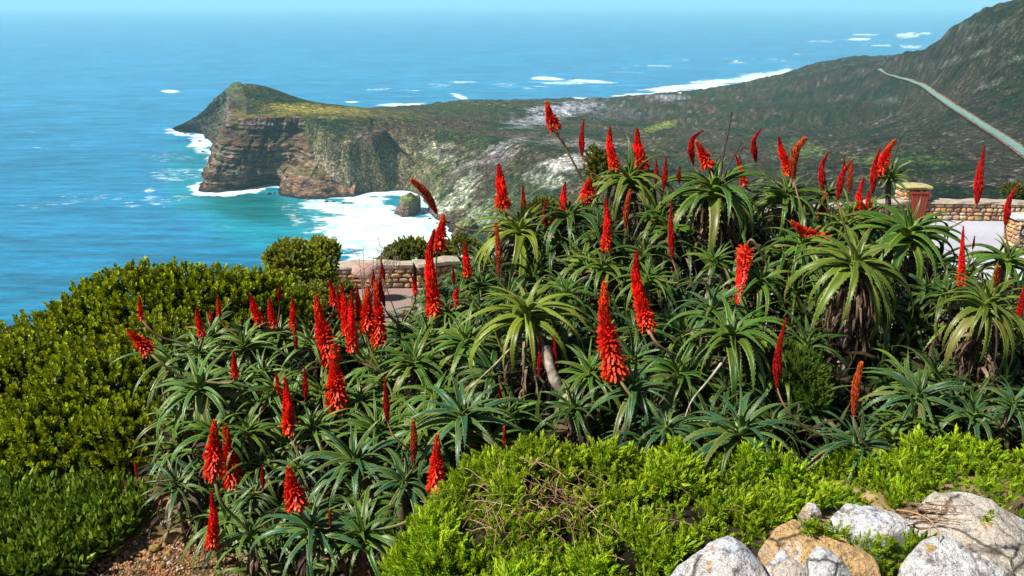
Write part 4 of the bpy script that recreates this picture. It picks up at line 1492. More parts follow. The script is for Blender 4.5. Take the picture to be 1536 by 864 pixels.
def near_ros(x, y): return min(AL, key=lambda q: math.hypot(q[3] - x, q[4] - y))


SP_ = [
    ([(820, 153), (824, 172), (832, 192)], 20, 'open', (945, 268), [(845, 214), (858, 240), (870, 262), (880, 282)]),
    ([(876, 178), (872, 205), (873, 234)], 13, 'bud', (945, 268), [(878, 250), (897, 268)]),
    ([(915, 190), (914, 215), (922, 252)], 19, 'half', (945, 268), True),
    ([(956, 193), (956, 218), (964, 252)], 23, 'half', (945, 268), True),
    ([(984, 234), (985, 254), (983, 276)], 10, 'bud', (945, 268), True),
    ([(999, 234), (998, 258), (995, 284)], 13, 'bud', (1070, 282), True),
    ([(1020, 249), (1018, 260), (1019, 274)], 10, 'bud', (1070, 282), True),
    ([(1055, 195), (1038, 207), (1036, 226), (1040, 246)], 15, 'bud', (1070, 282), True),
    ([(1044, 212), (1053, 228), (1062, 248)], 20, 'open', (1070, 282), True),
    ([(1103, 232), (1110, 250), (1116, 276)], 13, 'half', (1180, 292), True),
    ([(1142, 192), (1130, 210), (1131, 226), (1134, 243)], 14, 'bud', (1180, 292), True),
    ([(1168, 205), (1172, 226), (1184, 258)], 18, 'half', (1180, 292), True),
    ([(1208, 207), (1193, 226), (1190, 245), (1190, 268)], 13, 'dry', (1203, 362), [(1198, 300), (1212, 335)]),
    ([(1243, 227), (1232, 248), (1233, 286)], 15, 'bud', (1240, 290), True),
    ([(1266, 233), (1266, 250), (1263, 272)], 8, 'bud', (1240, 290), True),
    ([(1281, 238), (1263, 260), (1256, 300)], 15, 'bud', (1282, 392), [(1262, 325), (1270, 350)]),
    ([(1277, 246), (1275, 265), (1273, 292)], 9, 'dry', (1240, 290), True),
    ([(1240, 290), (1234, 305), (1233, 322)], 14, 'open', (1240, 290), True),
    ([(1342, 210), (1330, 228), (1317, 262)], 20, 'open', (1335, 262), [(1322, 285)]),
    ([(1321, 221), (1311, 248), (1309, 290)], 15, 'bud', (1300, 320), True),
    ([(1296, 265), (1288, 290), (1290, 328)], 15, 'half', (1300, 320), True),
    ([(1303, 286), (1302, 312), (1307, 342)], 18, 'half', (1300, 320), True),
    ([(1477, 219), (1470, 255), (1465, 306)], 19, 'bud', (1362, 348), [(1456, 325), (1435, 338), (1405, 350)]),
    ([(1527, 278), (1513, 300), (1508, 338)], 15, 'bud', (1510, 388), True),
    ([(1187, 332), (1206, 348), (1237, 364)], 24, 'open', (1203, 362), True),
    ([(884, 268), (882, 282), (882, 300)], 24, 'open', (855, 322), True),
    ([(748, 246), (751, 275), (755, 310)], 24, 'half', (780, 345), True),
    ([(784, 277), (785, 298), (783, 325)], 13, 'bud', (780, 345), True),
    ([(818, 299), (817, 318), (819, 342)], 13, 'bud', (780, 345), True),
    ([(828, 325), (830, 340), (834, 358)], 13, 'half', (780, 345), True),
    ([(848, 273), (845, 295), (845, 327)], 17, 'half', (855, 322), True),
    ([(617, 270), (634, 284), (645, 300), (655, 320)], 13, 'dry', (780, 345), [(672, 336), (700, 347), (738, 346)]),
    ([(665, 322), (662, 345), (657, 372)], 22, 'open', (655, 440), True),
    ([(652, 344), (643, 375), (646, 415), (652, 472)], 27, 'half', (674, 470), True),
    ([(697, 364), (699, 385), (702, 412)], 16, 'half', (720, 430), True),
    ([(908, 297), (911, 330), (909, 374)], 18, 'half', (905, 400), True),
    ([(1007, 299), (1006, 340), (1008, 388)], 15, 'bud', (972, 415), [(1014, 405), (1022, 428)]),
    ([(955, 377), (953, 410), (958, 440), (972, 490)], 30, 'half', (1020, 560), [(980, 512), (1000, 528), (1022, 532)]),
    ([(1105, 474), (1108, 440), (1114, 405), (1118, 374)], 25, 'half', (1140, 420), [(1127, 352), (1140, 380), (1155, 396)]),
    ([(907, 424), (905, 465), (913, 515), (924, 562)], 36, 'open', (952, 582), [(935, 580), (955, 605), (985, 635), (1020, 648)]),
    ([(1179, 478), (1169, 515), (1165, 550), (1166, 582)], 19, 'bud', (1286, 668), [(1170, 600), (1190, 630), (1225, 652)]),
    ([(1292, 544), (1284, 575), (1280, 622)], 13, 'dry', (1286, 668), [(1280, 640), (1296, 668), (1325, 690)]),
    ([(945, 285), (940, 310), (938, 340)], 10, 'dry', (900, 350), True),
    ([(744, 334), (747, 365), (748, 412)], 9, 'dry', (792, 468), True),
    ([(618, 414), (622, 426), (623, 440)], 11, 'half', (602, 498), True),
    ([(679, 399), (680, 412), (681, 427)], 9, 'bud', (674, 470), True),
    ([(687, 430), (684, 442), (685, 456)], 12, 'half', (674, 470), True),
    ([(572, 389), (573, 402), (577, 420)], 10, 'bud', (602, 498), True),
    ([(560, 404), (560, 420), (564, 440)], 12, 'bud', (602, 498), True),
    ([(474, 444), (480, 480), (497, 540)], 30, 'open', (466, 512), True),
    ([(494, 420), (498, 436), (501, 456)], 14, 'half', (466, 512), True),
    ([(512, 424), (516, 455), (521, 500)], 18, 'half', (574, 566), True),
    ([(527, 436), (527, 480), (529, 524)], 20, 'half', (574, 566), True),
    ([(505, 428), (508, 450), (510, 480)], 11, 'bud', (574, 566), True),
    ([(535, 425), (537, 450), (540, 485)], 14, 'bud', (574, 566), True),
    ([(552, 429), (551, 460), (550, 494)], 22, 'open', (574, 566), True),
    ([(563, 420), (567, 460), (568, 514)], 23, 'open', (602, 498), True),
    ([(571, 404), (570, 430), (577, 460)], 12, 'bud', (602, 498), True),
    ([(499, 518), (503, 560), (506, 610)], 30, 'open', (540, 600), True),
    ([(376, 442), (380, 460), (390, 484)], 18, 'half', (418, 500), True),
    ([(404, 446), (406, 466), (410, 487)], 15, 'half', (418, 500), True),
    ([(438, 446), (440, 465), (439, 490)], 14, 'half', (418, 500), True),
    ([(440, 488), (443, 508), (444, 526)], 8, 'dry', (466, 512), True),
    ([(421, 428), (418, 440), (419, 452)], 9, 'bud', (418, 500), True),
    ([(327, 443), (328, 456), (329, 473)], 10, 'half', (366, 518), True),
    ([(209, 444), (210, 460), (212, 478)], 11, 'half', (300, 528), [(220, 490), (240, 508), (268, 512)]),
    ([(295, 461), (297, 480), (303, 503)], 14, 'half', (300, 528), True),
    ([(191, 495), (207, 510), (222, 526)], 22, 'open', (300, 580), [(236, 540), (256, 556)]),
    ([(315, 466), (315, 472), (316, 480)], 8, 'open', (300, 528), True),
    ([(350, 527), (351, 545), (353, 564)], 14, 'half', (300, 580), True),
    ([(456, 549), (458, 570), (458, 598)], 12, 'bud', (412, 582), True),
    ([(428, 566), (431, 605), (434, 648)], 23, 'half', (470, 640), [(445, 680), (470, 712)]),
    ([(414, 557), (416, 575), (422, 595)], 12, 'half', (412, 582), True),
    ([(322, 631), (320, 668), (320, 712)], 28, 'open', (378, 800), [(325, 735), (335, 760), (355, 778)]),
    ([(337, 637), (343, 675), (351, 732)], 28, 'open', (372, 645), True),
    ([(433, 702), (438, 725), (446, 757)], 32, 'open', (468, 792), True),
    ([(394, 697), (393, 712), (395, 732)], 11, 'bud', (380, 740), True),
    ([(317, 738), (321, 775), (318, 818)], 22, 'half', (378, 800), True),
    ([(577, 566), (579, 598), (581, 632)], 15, 'bud', (610, 720), [(588, 655), (610, 670), (622, 690)]),
    ([(620, 632), (621, 660), (621, 692)], 12, 'dry', (610, 720), True),
    ([(656, 652), (655, 688), (654, 732)], 26, 'open', (545, 800), [(640, 760), (610, 785)]),
    ([(756, 640), (757, 656), (757, 674)], 8, 'dry', (694, 622), True),
    ([(494, 765), (495, 776), (496, 788)], 7, 'dry', (468, 792), True),
    ([(202, 692), (204, 702), (206, 718)], 6, 'dry', (264, 724), True),
    ([(808, 499), (811, 528), (808, 564)], 11, 'bud', (792, 468), True),
    ([(832, 503), (832, 535), (831, 570)], 13, 'bud', (792, 468), True),
    ([(750, 563), (751, 582), (751, 606)], 10, 'bud', (740, 560), True),
    ([(1445, 339), (1443, 380), (1442, 426)], 14, 'half', (1420, 440), True),
    ([(1462, 354), (1461, 362), (1459, 374)], 6, 'bud', (1480, 455), True),
    ([(1498, 400), (1496, 412), (1494, 430)], 11, 'dry', (1480, 455), True),
    ([(1540, 418), (1532, 450), (1527, 486)], 13, 'bud', (1480, 455), True),
]
for (pix, w_, typ, who, st) in SP_:
    q = near_ros(*who)
    spike(pix, w_, typ, q, stalk=st, dd=-.16 if q[4] > 380 else -.06)

# bare spent stalks
def bare(pix, root, r0=.009, dd=-.05):
    q = near_ros(*root)
    pts = interp_pts([tuple(P(a_, b_, q[5] + dd)) for a_, b_ in pix], 14)
    m = MB(); m.tube(pts, np.linspace(.005, r0, 14) * (1 + .18 * np.sin(np.arange(14) * 2.7)), 6, (.045, .03, .022))
    me = m.mesh('spent_stalk', m_stalk); me.transform(Matrix.Translation(-q[1]))
    link('spent_stalk', me, q[0])


bare([(1098, 168), (1092, 200), (1084, 235), (1080, 275)], (1070, 282))
bare([(1113, 214), (1100, 235), (1086, 262), (1082, 282)], (1070, 282), .007)
bare([(1124, 224), (1114, 220), (1108, 232), (1112, 245)], (1070, 282), .007)
bare([(1351, 207), (1345, 225), (1338, 245), (1335, 262)], (1335, 262), .007)
bare([(822, 182), (832, 198), (846, 216)], (945, 268), .010)

# the mottled leaning bare stem in the middle, and pale dry leaf blades
m = MB()
pts = interp_pts([tuple(P(*z)) for z in [(818, 520, 5.2), (828, 565, 5.15), (850, 600, 5.2), (880, 640, 5.3), (905, 670, 5.3)]], 16)
c0 = Vector(pts[0])
m.tube(pts - np.array(c0), np.linspace(.030, .036, 16) * (1 + .12 * np.sin(np.arange(16) * 1.9)), 8, np.where((np.arange(16) % 2)[:, None], [.30, .22, .16], [.42, .36, .30]))
q_ = near_ros(792, 468)
link('trunk', m.mesh('trunk', m_trunk), q_[0], c0 - q_[1])['label'] = 'mottled pale bare stem leaning right'
for pts_, lab in [([(768, 520), (745, 545), (715, 572), (705, 582)], 'pale dry forked blade hanging left of the drooping aloe'),
                  ([(1082, 545), (1060, 575), (1035, 600), (1028, 625)], 'pale dry curved stalk above the large starry aloe')]:
    q = [tuple(P(a_, b_, canopy(a_, b_) - .12)) for a_, b_ in pts_]
    m = MB(); pp = interp_pts(q, 10); c0 = Vector(pp[0])
    m.tube(pp - np.array(c0), np.linspace(.009, .003, 10), 4, (.42, .36, .28))
    q_ = near_ros(pts_[0][0], pts_[0][1])
    link('dry_leaf', m.mesh('dry_leaf', m_dead), q_[0], c0 - q_[1])['label'] = lab

# ---- shrubs: sprigs with many small leaves
def unit_leaf_round(L, W, up=.3):
    """obovate leaf along +X with a folded midrib"""
    V = np.array([(0, 0, 0), (.45 * L, .42 * W, .10 * L), (.8 * L, .5 * W, .16 * L), (L, .05 * W, .10 * L), (.8 * L, -.5 * W, .16 * L), (.45 * L, -.42 * W, .10 * L), (.6 * L, 0, .02 * L)])
    F = np.array([(0, 6, 1), (1, 6, 2), (2, 6, 3), (3, 6, 4), (4, 6, 5), (5, 6, 0)])
    return V, F


def unit_leaf_needle(L, W):
    V = np.array([(0, 0, 0), (.5 * L, .5 * W, .06 * L), (L, 0, .16 * L), (.5 * L, -.5 * W, .06 * L), (.5 * L, 0, -.25 * W)])
    F = np.array([(0, 4, 1), (1, 4, 2), (2, 4, 3), (3, 4, 0)])
    return V, F


def sprig(kind, seed, nleaf, L, W, length):
    rg = random.Random(seed)
    Vs, Fs, Ts = [], [], []
    n = 0
    for i in range(nleaf):
        q = i / max(1, nleaf - 1)
        V, F = (unit_leaf_round if kind == 'round' else unit_leaf_needle)(L * rg.uniform(.75, 1.15) * (1 - .25 * q * (kind == 'needle')), W * rg.uniform(.8, 1.2))
        el = math.radians((15 + 55 * q + rg.uniform(-15, 15)) if kind == 'round' else (18 + 55 * q + rg.uniform(-12, 12)))
        az = i * 2.39996 + rg.uniform(-.3, .3)
        ce, se = math.cos(el), math.sin(el)
        V = V @ np.array([[ce, 0, se], [0, 1, 0], [-se, 0, ce]])
        V = V @ np.array([[math.cos(az), math.sin(az), 0], [-math.sin(az), math.cos(az), 0], [0, 0, 1]])
        V = V + [0, 0, length * q]
        Vs.append(V); Fs.append(F + n); n += len(V)
        Ts.append(np.full(len(V), q))
    return np.vstack(Vs), np.vstack(Fs), np.concatenate(Ts)


def scatter(name, tmpl, pos, dirs, scale, col, mat, tipcol=None, origin=None):
    """many sprigs as one mesh: pos (n,3), dirs (n,3), scale (n), col (n,3)"""
    n = len(pos)
    which = RNG.integers(0, len(tmpl), n)
    dirs = dirs / np.linalg.norm(dirs, axis=1)[:, None]
    sp_ = RNG.uniform(0, 6.28, n)
    VV, FF, CC, base = [], [], [], 0
    for k, (V, F, T) in enumerate(tmpl):
        sel = np.where(which == k)[0]
        if not len(sel): continue
        d = dirs[sel]
        ref = np.stack([np.cos(sp_[sel]), np.sin(sp_[sel]), np.full(len(sel), .13)], -1)
        a_ = np.cross(d, ref); a_ /= np.linalg.norm(a_, axis=1)[:, None] + 1e-9
        b_ = np.cross(d, a_)
        M = np.stack([a_, b_, d], 1)                          # rows
        W = np.einsum('vi,nij->nvj', V, M) * scale[sel][:, None, None] + pos[sel][:, None, :]
        c = col[sel][:, None, :] * np.ones((1, len(V), 1))
        if tipcol is not None:
            tq = (T ** 1.0)[None, :, None] * RNG.uniform(.25, 1.0, len(sel))[:, None, None]
            c = c * (1 - tq) + (c * .35 + np.array(tipcol)[None, None, :] * .65) * tq
        ff = F[None] + (np.arange(len(sel)) * len(V))[:, None, None] + base
        VV.append(W.reshape(-1, 3)); FF.append(ff.reshape(-1, 3)); CC.append(c.reshape(-1, 3))
        base += len(sel) * len(V)
    V = np.vstack(VV)
    if origin is not None: V = V - np.array(tuple(origin))
    return mesh_np(name, V, np.vstack(FF), mat, np.vstack(CC), smooth=False)


m_bushleaf = leafy('shrub_leaf', 1.0, .22, .40, 25)
m_matleaf = leafy('mat_leaf', 1.0, .28, .55, 25)
m_twig = vcol('twig_bark', .9, 40, .3, .4, .003)
TR = [sprig('round', k, 15, .036, .025, .085) for k in range(6)]
TN = [sprig('needle', k, 30, .024, .0062, .055) for k in range(6)]
TF = [sprig('needle', k + 50, 14, .062, .024, .085) for k in range(5)]     # fleshy upright fingers


def lump_bush(name, label, lumps, count, tmpl, cols, tip, sc=(.8, 1.3), mat=None, upb=.5, foot=None, cat='shrub', inner=.35, shade=0, front=True):
    """lumps: (px, py, depth, radius px, squash) ellipsoids of foliage"""
    L = []
    for (px, py, dep, rp_, sq) in lumps:
        c = P(px, py, dep); L.append((np.array(tuple(c)), rp_ * dep / FPX, sq))
    origin = Vector(L[0][0])
    origin.z = gz(origin.x, origin.y)
    wts = np.array([l[1] ** 2 for l in L]); wts /= wts.sum()
    which = RNG.choice(len(L), count, p=wts)
    d = RNG.normal(size=(count, 3)); d /= np.linalg.norm(d, axis=1)[:, None]
    d[:, 1] = np.where(RNG.random(count) < (.62 if front else 0), -np.abs(d[:, 1]), d[:, 1])
    d[:, 2] = np.where(RNG.random(count) < .5, np.abs(d[:, 2]), d[:, 2])
    cen = np.array([L[k][0] for k in which]); rd = np.array([L[k][1] for k in which]); sq = np.array([L[k][2] for k in which])
    q = np.where(RNG.random(count) < inner, RNG.uniform(.6, .93, count), RNG.uniform(.93, 1.05, count))
    wob = 1 + .30 * fbm(d[:, 0] * 3.2 + which * 7.1, d[:, 1] * 2.6, d[:, 2] * 2.6, seed=7, octv=3)
    pos = cen + d * np.stack([rd * 1.0, rd * .9, rd * sq], -1) * (q * wob)[:, None]
    # drop sprigs buried deep in a neighbouring lump
    keep = np.ones(count, bool)
    for k, (c, r_, s2) in enumerate(L):
        dist = np.linalg.norm((pos - c) / np.array([r_, r_ * .9, r_ * s2]), axis=1)
        keep &= (dist > .62) | (which == k)
    pos, d, q = pos[keep], d[keep], q[keep]
    dirs = d * .8 + np.array([0, 0, upb]) + RNG.normal(size=d.shape) * .28
    ci = RNG.integers(0, len(cols), len(pos))
    nz = fbm(pos[:, 0] * 3.2, pos[:, 1] * 3.2, pos[:, 2] * 3.2, seed=9, octv=2)
    col = np.array(cols)[ci] * (1 + .7 * nz)[:, None] * RNG.uniform(.8, 1.2, len(pos))[:, None]
    rt = empty(name, origin, label, cat)
    me = scatter('foliage', tmpl, pos, dirs, RNG.uniform(sc[0], sc[1], len(pos)), col, mat or m_bushleaf, tip, origin)
    f = link('foliage', me, rt); f['kind'] = 'stuff'
    m = MB()
    for k, (c, r_, s2) in enumerate(L[:14]):
        for j in range(3):
            e = Vector(c) + Vector((R(-.5, .5), R(-.4, .4), R(-.3, .6))) * r_
            p0 = Vector((R(-.1, .1), R(-.1, .1), -.05))
            e2 = e - origin
            m.tube(bez(p0, p0 + Vector((0, 0, e2.z * .4)), e2 * .7, e2, 8), np.linspace(.022, .006, 8) * max(1, r_ / .5), 5, (.10, .07, .05))
    link('branches', m.mesh('branches', m_twig), rt)
    return rt


DK = [(.042, .085, .006), (.075, .135, .008), (.018, .040, .005), (.13, .19, .010)]  # dark gaps and sunlit tips are put into this shrub's leaf colours
lump_bush('shrub', 'big dark green rounded shrub with leaf tips coloured sunlit yellow filling the left side',
          [(60, 610, 7.0, 110, .9), (20, 560, 7.4, 60, .9), (95, 545, 7.4, 80, .85), (155, 505, 7.6, 75, .85), (215, 470, 7.7, 75, .8), (280, 475, 7.8, 80, .8), (345, 480, 7.9, 80, .8), (400, 480, 8.0, 62, .9),
           (180, 610, 6.8, 100, .9), (90, 680, 6.5, 100, .8), (200, 680, 6.4, 78, .9), (0, 680, 6.8, 90, .8), (-60, 620, 7.2, 100, .9), (250, 560, 7.2, 90, .9), (-120, 650, 7.4, 110, .9), (40, 740, 6.3, 60, .7), (120, 745, 6.2, 50, .7), (190, 740, 6.2, 40, .7), (-40, 740, 6.4, 60, .7)],
          14500, TR, DK, (.78, .85, .02), (.6, 1.3), inner=.3, upb=.9)
lump_bush('shrub', 'olive green shrub top catching light behind the pale aloes',
          [(460, 470, 8.8, 42, .8), (430, 458, 8.9, 34, .8), (500, 470, 8.8, 30, .8), (535, 480, 8.8, 26, .7), (485, 448, 9.5, 22, .8)], 2200, TR, [(.12, .15, .02), (.16, .19, .03)], (.45, .45, .06), (.6, 1.0))
lump_bush('shrub', 'yellow green shrub hiding the left end of the golden wall', [(492, 436, 15, 18, .8), (512, 440, 15.5, 16, .8), (476, 440, 14.5, 18, .8)], 1100, TR, [(.18, .21, .03), (.24, .26, .04)], (.55, .55, .08), (.8, 1.3))
lump_bush('small_tree', 'round bushy little tree in front of the white surf, left of the stone wall',
          [(432, 392, 12, 26, 1), (458, 398, 12.2, 30, 1), (484, 385, 12.2, 22, 1.0), (440, 415, 12, 28, .9), (475, 415, 12.1, 26, .9)], 2300, TR, [(.26, .31, .03), (.34, .38, .04), (.18, .22, .02)], (.70, .72, .10), (.7, 1.15), cat='small tree')
lump_bush('shrub', 'yellow green shrub behind the golden wall, below the surf, left of the tall twisted spike',
          [(600, 386, 22.5, 20, .9), (622, 384, 22.5, 22, 1), (585, 396, 22.5, 14, .8)], 800, TR, [(.15, .18, .025), (.20, .22, .035)], (.40, .42, .06), (1.2, 1.9))
lump_bush('shrub', 'olive shrub behind the wall, right of the tall twisted red spike',
          [(690, 378, 23, 24, .9), (664, 390, 23, 20, .8), (716, 386, 23.5, 18, .8)], 800, TR, [(.11, .15, .025), (.16, .18, .04)], (.34, .36, .06), (1.2, 1.9))
lump_bush('shrub', 'small yellowish shrub right of the bearded top aloe',
          [(815, 325, 9, 20, .9), (800, 340, 9, 18, .8)], 350, TR, [(.12, .14, .02), (.09, .12, .02)], (.26, .26, .04), (.7, 1.1))
lump_bush('shrub', 'loose yellow green shrub tip left of the shaggy beard head',
          [(893, 243, 9, 11, 1.2), (900, 258, 9, 12, 1)], 130, TR, [(.16, .18, .02), (.12, .15, .02)], (.3, .3, .05), (.6, 1.0))
lump_bush('shrub', 'thin yellow green shrub beyond the wall at the right edge',
          [(1515, 292, 29, 14, .8), (1535, 290, 29, 12, .9)], 160, TR, [(.14, .16, .03)], (.28, .28, .05), (1.5, 2.2))
lump_bush('shrub', 'bright green feathery undergrowth left of the thick pale trunk',
          [(1195, 570, 5.3, 36, 1), (1170, 545, 5.4, 26, 1), (1215, 600, 5.2, 24, 1)], 900, TN, [(.07, .14, .015), (.10, .18, .02)], (.20, .30, .03), (.8, 1.2), m_matleaf, .9)

# young aloe shoots and old blades crowding the shade under the heads
def shoot(seed):
    rg = random.Random(seed)
    Vs, Fs, Ts, n = [], [], [], 0
    for i in range(9):
        az = i * 2.39996; e0 = math.radians(rg.uniform(35, 80)); e1 = e0 - math.radians(rg.uniform(50, 120)); L = rg.uniform(.16, .30)
        x_ = z_ = 0.0
        pr = []
        for k in range(6):
            t = k / 5
            w_ = .015 * (1 - t ** 1.5) + .001
            e = e0 + (e1 - e0) * t
            pr += [(x_, w_, z_ + w_ * .4), (x_, 0, z_), (x_, -w_, z_ + w_ * .4)]
            x_ += math.cos(e) * L / 5; z_ += math.sin(e) * L / 5
        V = np.array(pr) @ np.array([[math.cos(az), math.sin(az), 0], [-math.sin(az), math.cos(az), 0], [0, 0, 1]])
        F = []
        for k in range(5):
            for j in range(2):
                a_ = k * 3 + j
                F += [(a_, a_ + 1, a_ + 4), (a_, a_ + 4, a_ + 3)]
        Vs.append(V); Fs.append(np.array(F) + n); n += len(V); Ts.append(np.repeat(np.arange(6) / 5, 3))
    return np.vstack(Vs), np.vstack(Fs), np.concatenate(Ts)


TS = [shoot(k) for k in range(6)]
ps_ = []
while len(ps_) < 2800:
    x, y = R(250, 1950), R(330, 864)
    if not (inside(x, y - 12, POLY) or (x > 1555 and 480 < y < 700)): continue
    if x < 480 and y < 560: continue
    if any(a_ < x < b_ and c_ < y < d_ for a_, b_, c_, d_ in DARK) and R(0, 1) < .7: continue
    ps_.append(tuple(P(x, y, canopy(x, y) + R(.45, 1.5) + (R(0, 1.5) if y < 470 else 0))))
ps_ = np.array(ps_)
gg = ground(ps_[:, 0], ps_[:, 1])
ps_ = ps_[ps_[:, 2] > gg]
cl_ = np.array([(.018, .055, .010), (.035, .085, .010), (.012, .040, .014), (.06, .09, .012), (.05, .035, .015)])[RNG.integers(0, 5, len(ps_))]  # greens darkened, the shade of the gaps painted into the shoots
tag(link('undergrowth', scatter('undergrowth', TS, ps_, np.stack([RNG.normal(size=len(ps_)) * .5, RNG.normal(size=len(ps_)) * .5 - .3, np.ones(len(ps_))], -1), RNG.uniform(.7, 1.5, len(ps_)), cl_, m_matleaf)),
    'tangled young aloe shoots, coloured dark as shade, under the aloe heads', 'undergrowth', kind='stuff')

# bare twigs by the wall
m = MB()
bc = P(545, 425, 18.5); bc.z = gz(bc.x, bc.y)
tipz = P(545, 385, 18.5).z - bc.z
for k in range(26):
    e = Vector((R(-.75, .75), R(-.3, .3), tipz * R(.6, 1.15)))
    pp = bez((0, 0, 0), (e.x * .2, 0, e.z * .4), (e.x * .8, e.y, e.z * .6), e, 7)
    m.tube(pp, np.linspace(.018, .004, 7), 4, (.20, .15, .12))
    for j in range(4):
        i = random.randrange(3, 7)
        e2 = Vector(pp[i]) + Vector((R(-.3, .3), R(-.1, .1), R(.05, .35)))
        m.tube([pp[i], (Vector(pp[i]) + e2) / 2 + Vector((R(-.04, .04), 0, 0)), e2], [.007, .005, .003], 3, (.22, .17, .13))
tag(link('bare_shrub', m.mesh('bare_shrub', m_twig), loc=bc), 'leafless twiggy shrub before the golden wall under the white surf', 'shrub')

# ---- bright green mats on the raised bed
gx, gy = RNG.uniform(-1.15, 4.8, 60000), RNG.uniform(2.0, 4.75, 60000)
zz = near_height(gx, gy)
bankmask = zz > -2.78 + .12 * fbm(gx * 3, gy * 3, seed=101)
ppx, ppy, _ = project(gx, gy, zz)
wrock = ppy > 14 + np.interp(ppx, [950, 1000, 1060, 1130, 1160, 1240, 1345, 1380, 1430, 1470, 1500, 1700], [1200, 862, 805, 810, 780, 760, 755, 735, 712, 728, 722, 722])
sel = bankmask & (ppx > 480) & (ppx < 2050) & (ppy < 960) & ~(wrock & (RNG.random(60000) > .05))
cov = fbm(gx * 4, gy * 4, seed=103, octv=3)
bare_m = np.exp(-(((ppx - 800) / 105) ** 2 + ((ppy - 755) / 48) ** 2))
sel &= RNG.random(60000) > bare_m * (.74 + .8 * cov) + .35 * (cov < -.2)
ids = np.where(sel)[0]
dens = 20500
ids = RNG.permutation(ids)[:dens]
x, y, z = gx[ids], gy[ids], zz[ids]
tuft = fbm(x * 6, y * 6, seed=105, octv=3)
z = z + .11 * tuft + .01 + .03 * (RNG.random(len(x)) - .3)
pos = np.stack([x, y, z], -1)
dirs = np.stack([RNG.normal(size=len(x)) * .6, RNG.normal(size=len(x)) * .55 - .15, np.ones(len(x)) * .9], -1)
gcols = np.array([(.18, .34, .010), (.25, .42, .012), (.11, .25, .010), (.32, .45, .015)])
yel = np.exp(-(((ppx[ids] - 830) / 190) ** 2 + ((ppy[ids] - 730) / 90) ** 2))[:, None]
col = gcols[RNG.integers(0, 4, len(x))] * (1 + .35 * tuft[:, None]) * RNG.uniform(.8, 1.2, (len(x), 1))
col = col * (1 - .5 * yel) + np.array([.26, .34, .02]) * .5 * yel
gm = link('ground_cover', scatter('ground_cover', TN, pos, dirs, RNG.uniform(.7, 1.25, len(x)) * (1.08 + .8 * tuft), col, m_matleaf, (.62, .74, .02)))
tag(gm, 'bright yellow green feathery ground cover spreading before the aloes', 'ground cover', kind='stuff')

# dry twigs woven through the mound
m = MB()
for k in range(280):
    u, v_ = random.gauss(0, .55), random.gauss(0, .55)
    px, py = 795 + 140 * u, 755 + 62 * v_
    if k % 6 == 0: px, py = R(620, 1300), R(690, 850)
    if k % 6 == 0 and px > 1000 and py > 780: continue
    c = Pz(px, py, -2.2)
    for _ in range(3): c = Pz(px, py, float(near_height(np.array([c.x]), np.array([c.y]))[0]) + R(.0, .085))
    a_ = R(0, 6.28); L = R(.04, .24)
    pts = [c + Vector((math.cos(a_) * L * (t - .5) + R(-.015, .015), math.sin(a_) * L * (t - .5), .03 * math.sin(t * 3.1) + R(-.01, .02))) for t in (0, .25, .5, .75, 1)]
    m.tube(interp_pts([tuple(p_) for p_ in pts], 7), np.linspace(.0024, .0012, 7), 3, random.choice([(.36, .22, .12), (.28, .15, .08), (.45, .33, .20), (.22, .12, .07)]))
tag(link('dry_twigs', m.mesh('dry_twigs', m_twig)), 'tangle of thin dry brown twigs lying over the green mound', 'twigs', kind='stuff')

# fleshy fingers of the low succulent, lower left
gx, gy = RNG.uniform(-4.6, -1.6, 9000), RNG.uniform(4.2, 7.0, 9000)
zz = near_height(gx, gy)
ppx, ppy, _ = project(gx, gy, zz)
lim = np.interp(ppx, [-80, 0, 110, 150, 215, 235], [900, 900, 880, 850, 800, 740])
sel = (ppx < 240) & (ppy > 752 + .25 * np.maximum(ppx - 130, 0) + 8 * RNG.normal(size=9000)) & (ppy < lim + 10 * RNG.normal(size=9000))
x, y = gx[sel][:1500], gy[sel][:1500]
pos = np.stack([x, y, near_height(x, y) + .02 + .05 * RNG.random(len(x))], -1)
dirs = np.stack([RNG.normal(size=len(x)) * .35, RNG.normal(size=len(x)) * .35, np.ones(len(x))], -1)
col = np.array([(.07, .16, .015), (.11, .22, .02), (.045, .11, .010)])[RNG.integers(0, 3, len(x))] * RNG.uniform(.8, 1.25, (len(x), 1))
tag(link('succulent_cover', scatter('succulent_cover', TF, pos, dirs, RNG.uniform(.9, 1.7, len(x)), col, m_matleaf, (.34, .42, .02))),
    'low fleshy finger leaved succulents beside the gravel at the lower left', 'succulents', kind='stuff')

# ---- edging stones and gravel at the lower left
m_rock = vcol('garden_rock', .9, 14, .35, .7, .012)
for k, (px, py, w_, c_, lab) in enumerate([(262, 806, 34, (.26, .20, .09), 'rounded mossy stone at the far rim of the gravel, the largest there'), (250, 786, 20, (.28, .23, .20), 'greyish stone just behind the largest gravel rim stone'),
                                        (218, 796, 15, (.30, .24, .15), 'small tan stone left of the largest gravel rim stone'), (296, 806, 26, (.24, .18, .08), 'flat brown stone right of the largest gravel rim stone'),
                                        (230, 822, 22, (.30, .22, .06), 'yellowish stone at the gravel edge below the small tan one'), (170, 826, 28, (.22, .16, .07), 'brown stone half under the succulents left of the gravel')]):
    c = Pz(px, py, -3.1)
    for _ in range(4): c = Pz(px, py, gz(c.x, c.y) + .02)
    dep = project(*c)[2]; s2 = w_ / FPX * dep / 2
    V, F = rock_lump(300 + k, 3, 9, .05)
    tag(link('stone', mesh_np('stone', V * [s2, s2 * .8, s2 * .62], F, m_rock, np.tile(c_, (len(V), 1)), False), loc=c), lab, 'stone')
PEB = [rock_lump(400 + k, 1, 7, .03) for k in range(5)]
TP = [(V, F, np.zeros(len(V))) for V, F in PEB]
n = 11000
x, y = RNG.uniform(-2.9, -.9, n), RNG.uniform(4.0, 5.4, n)
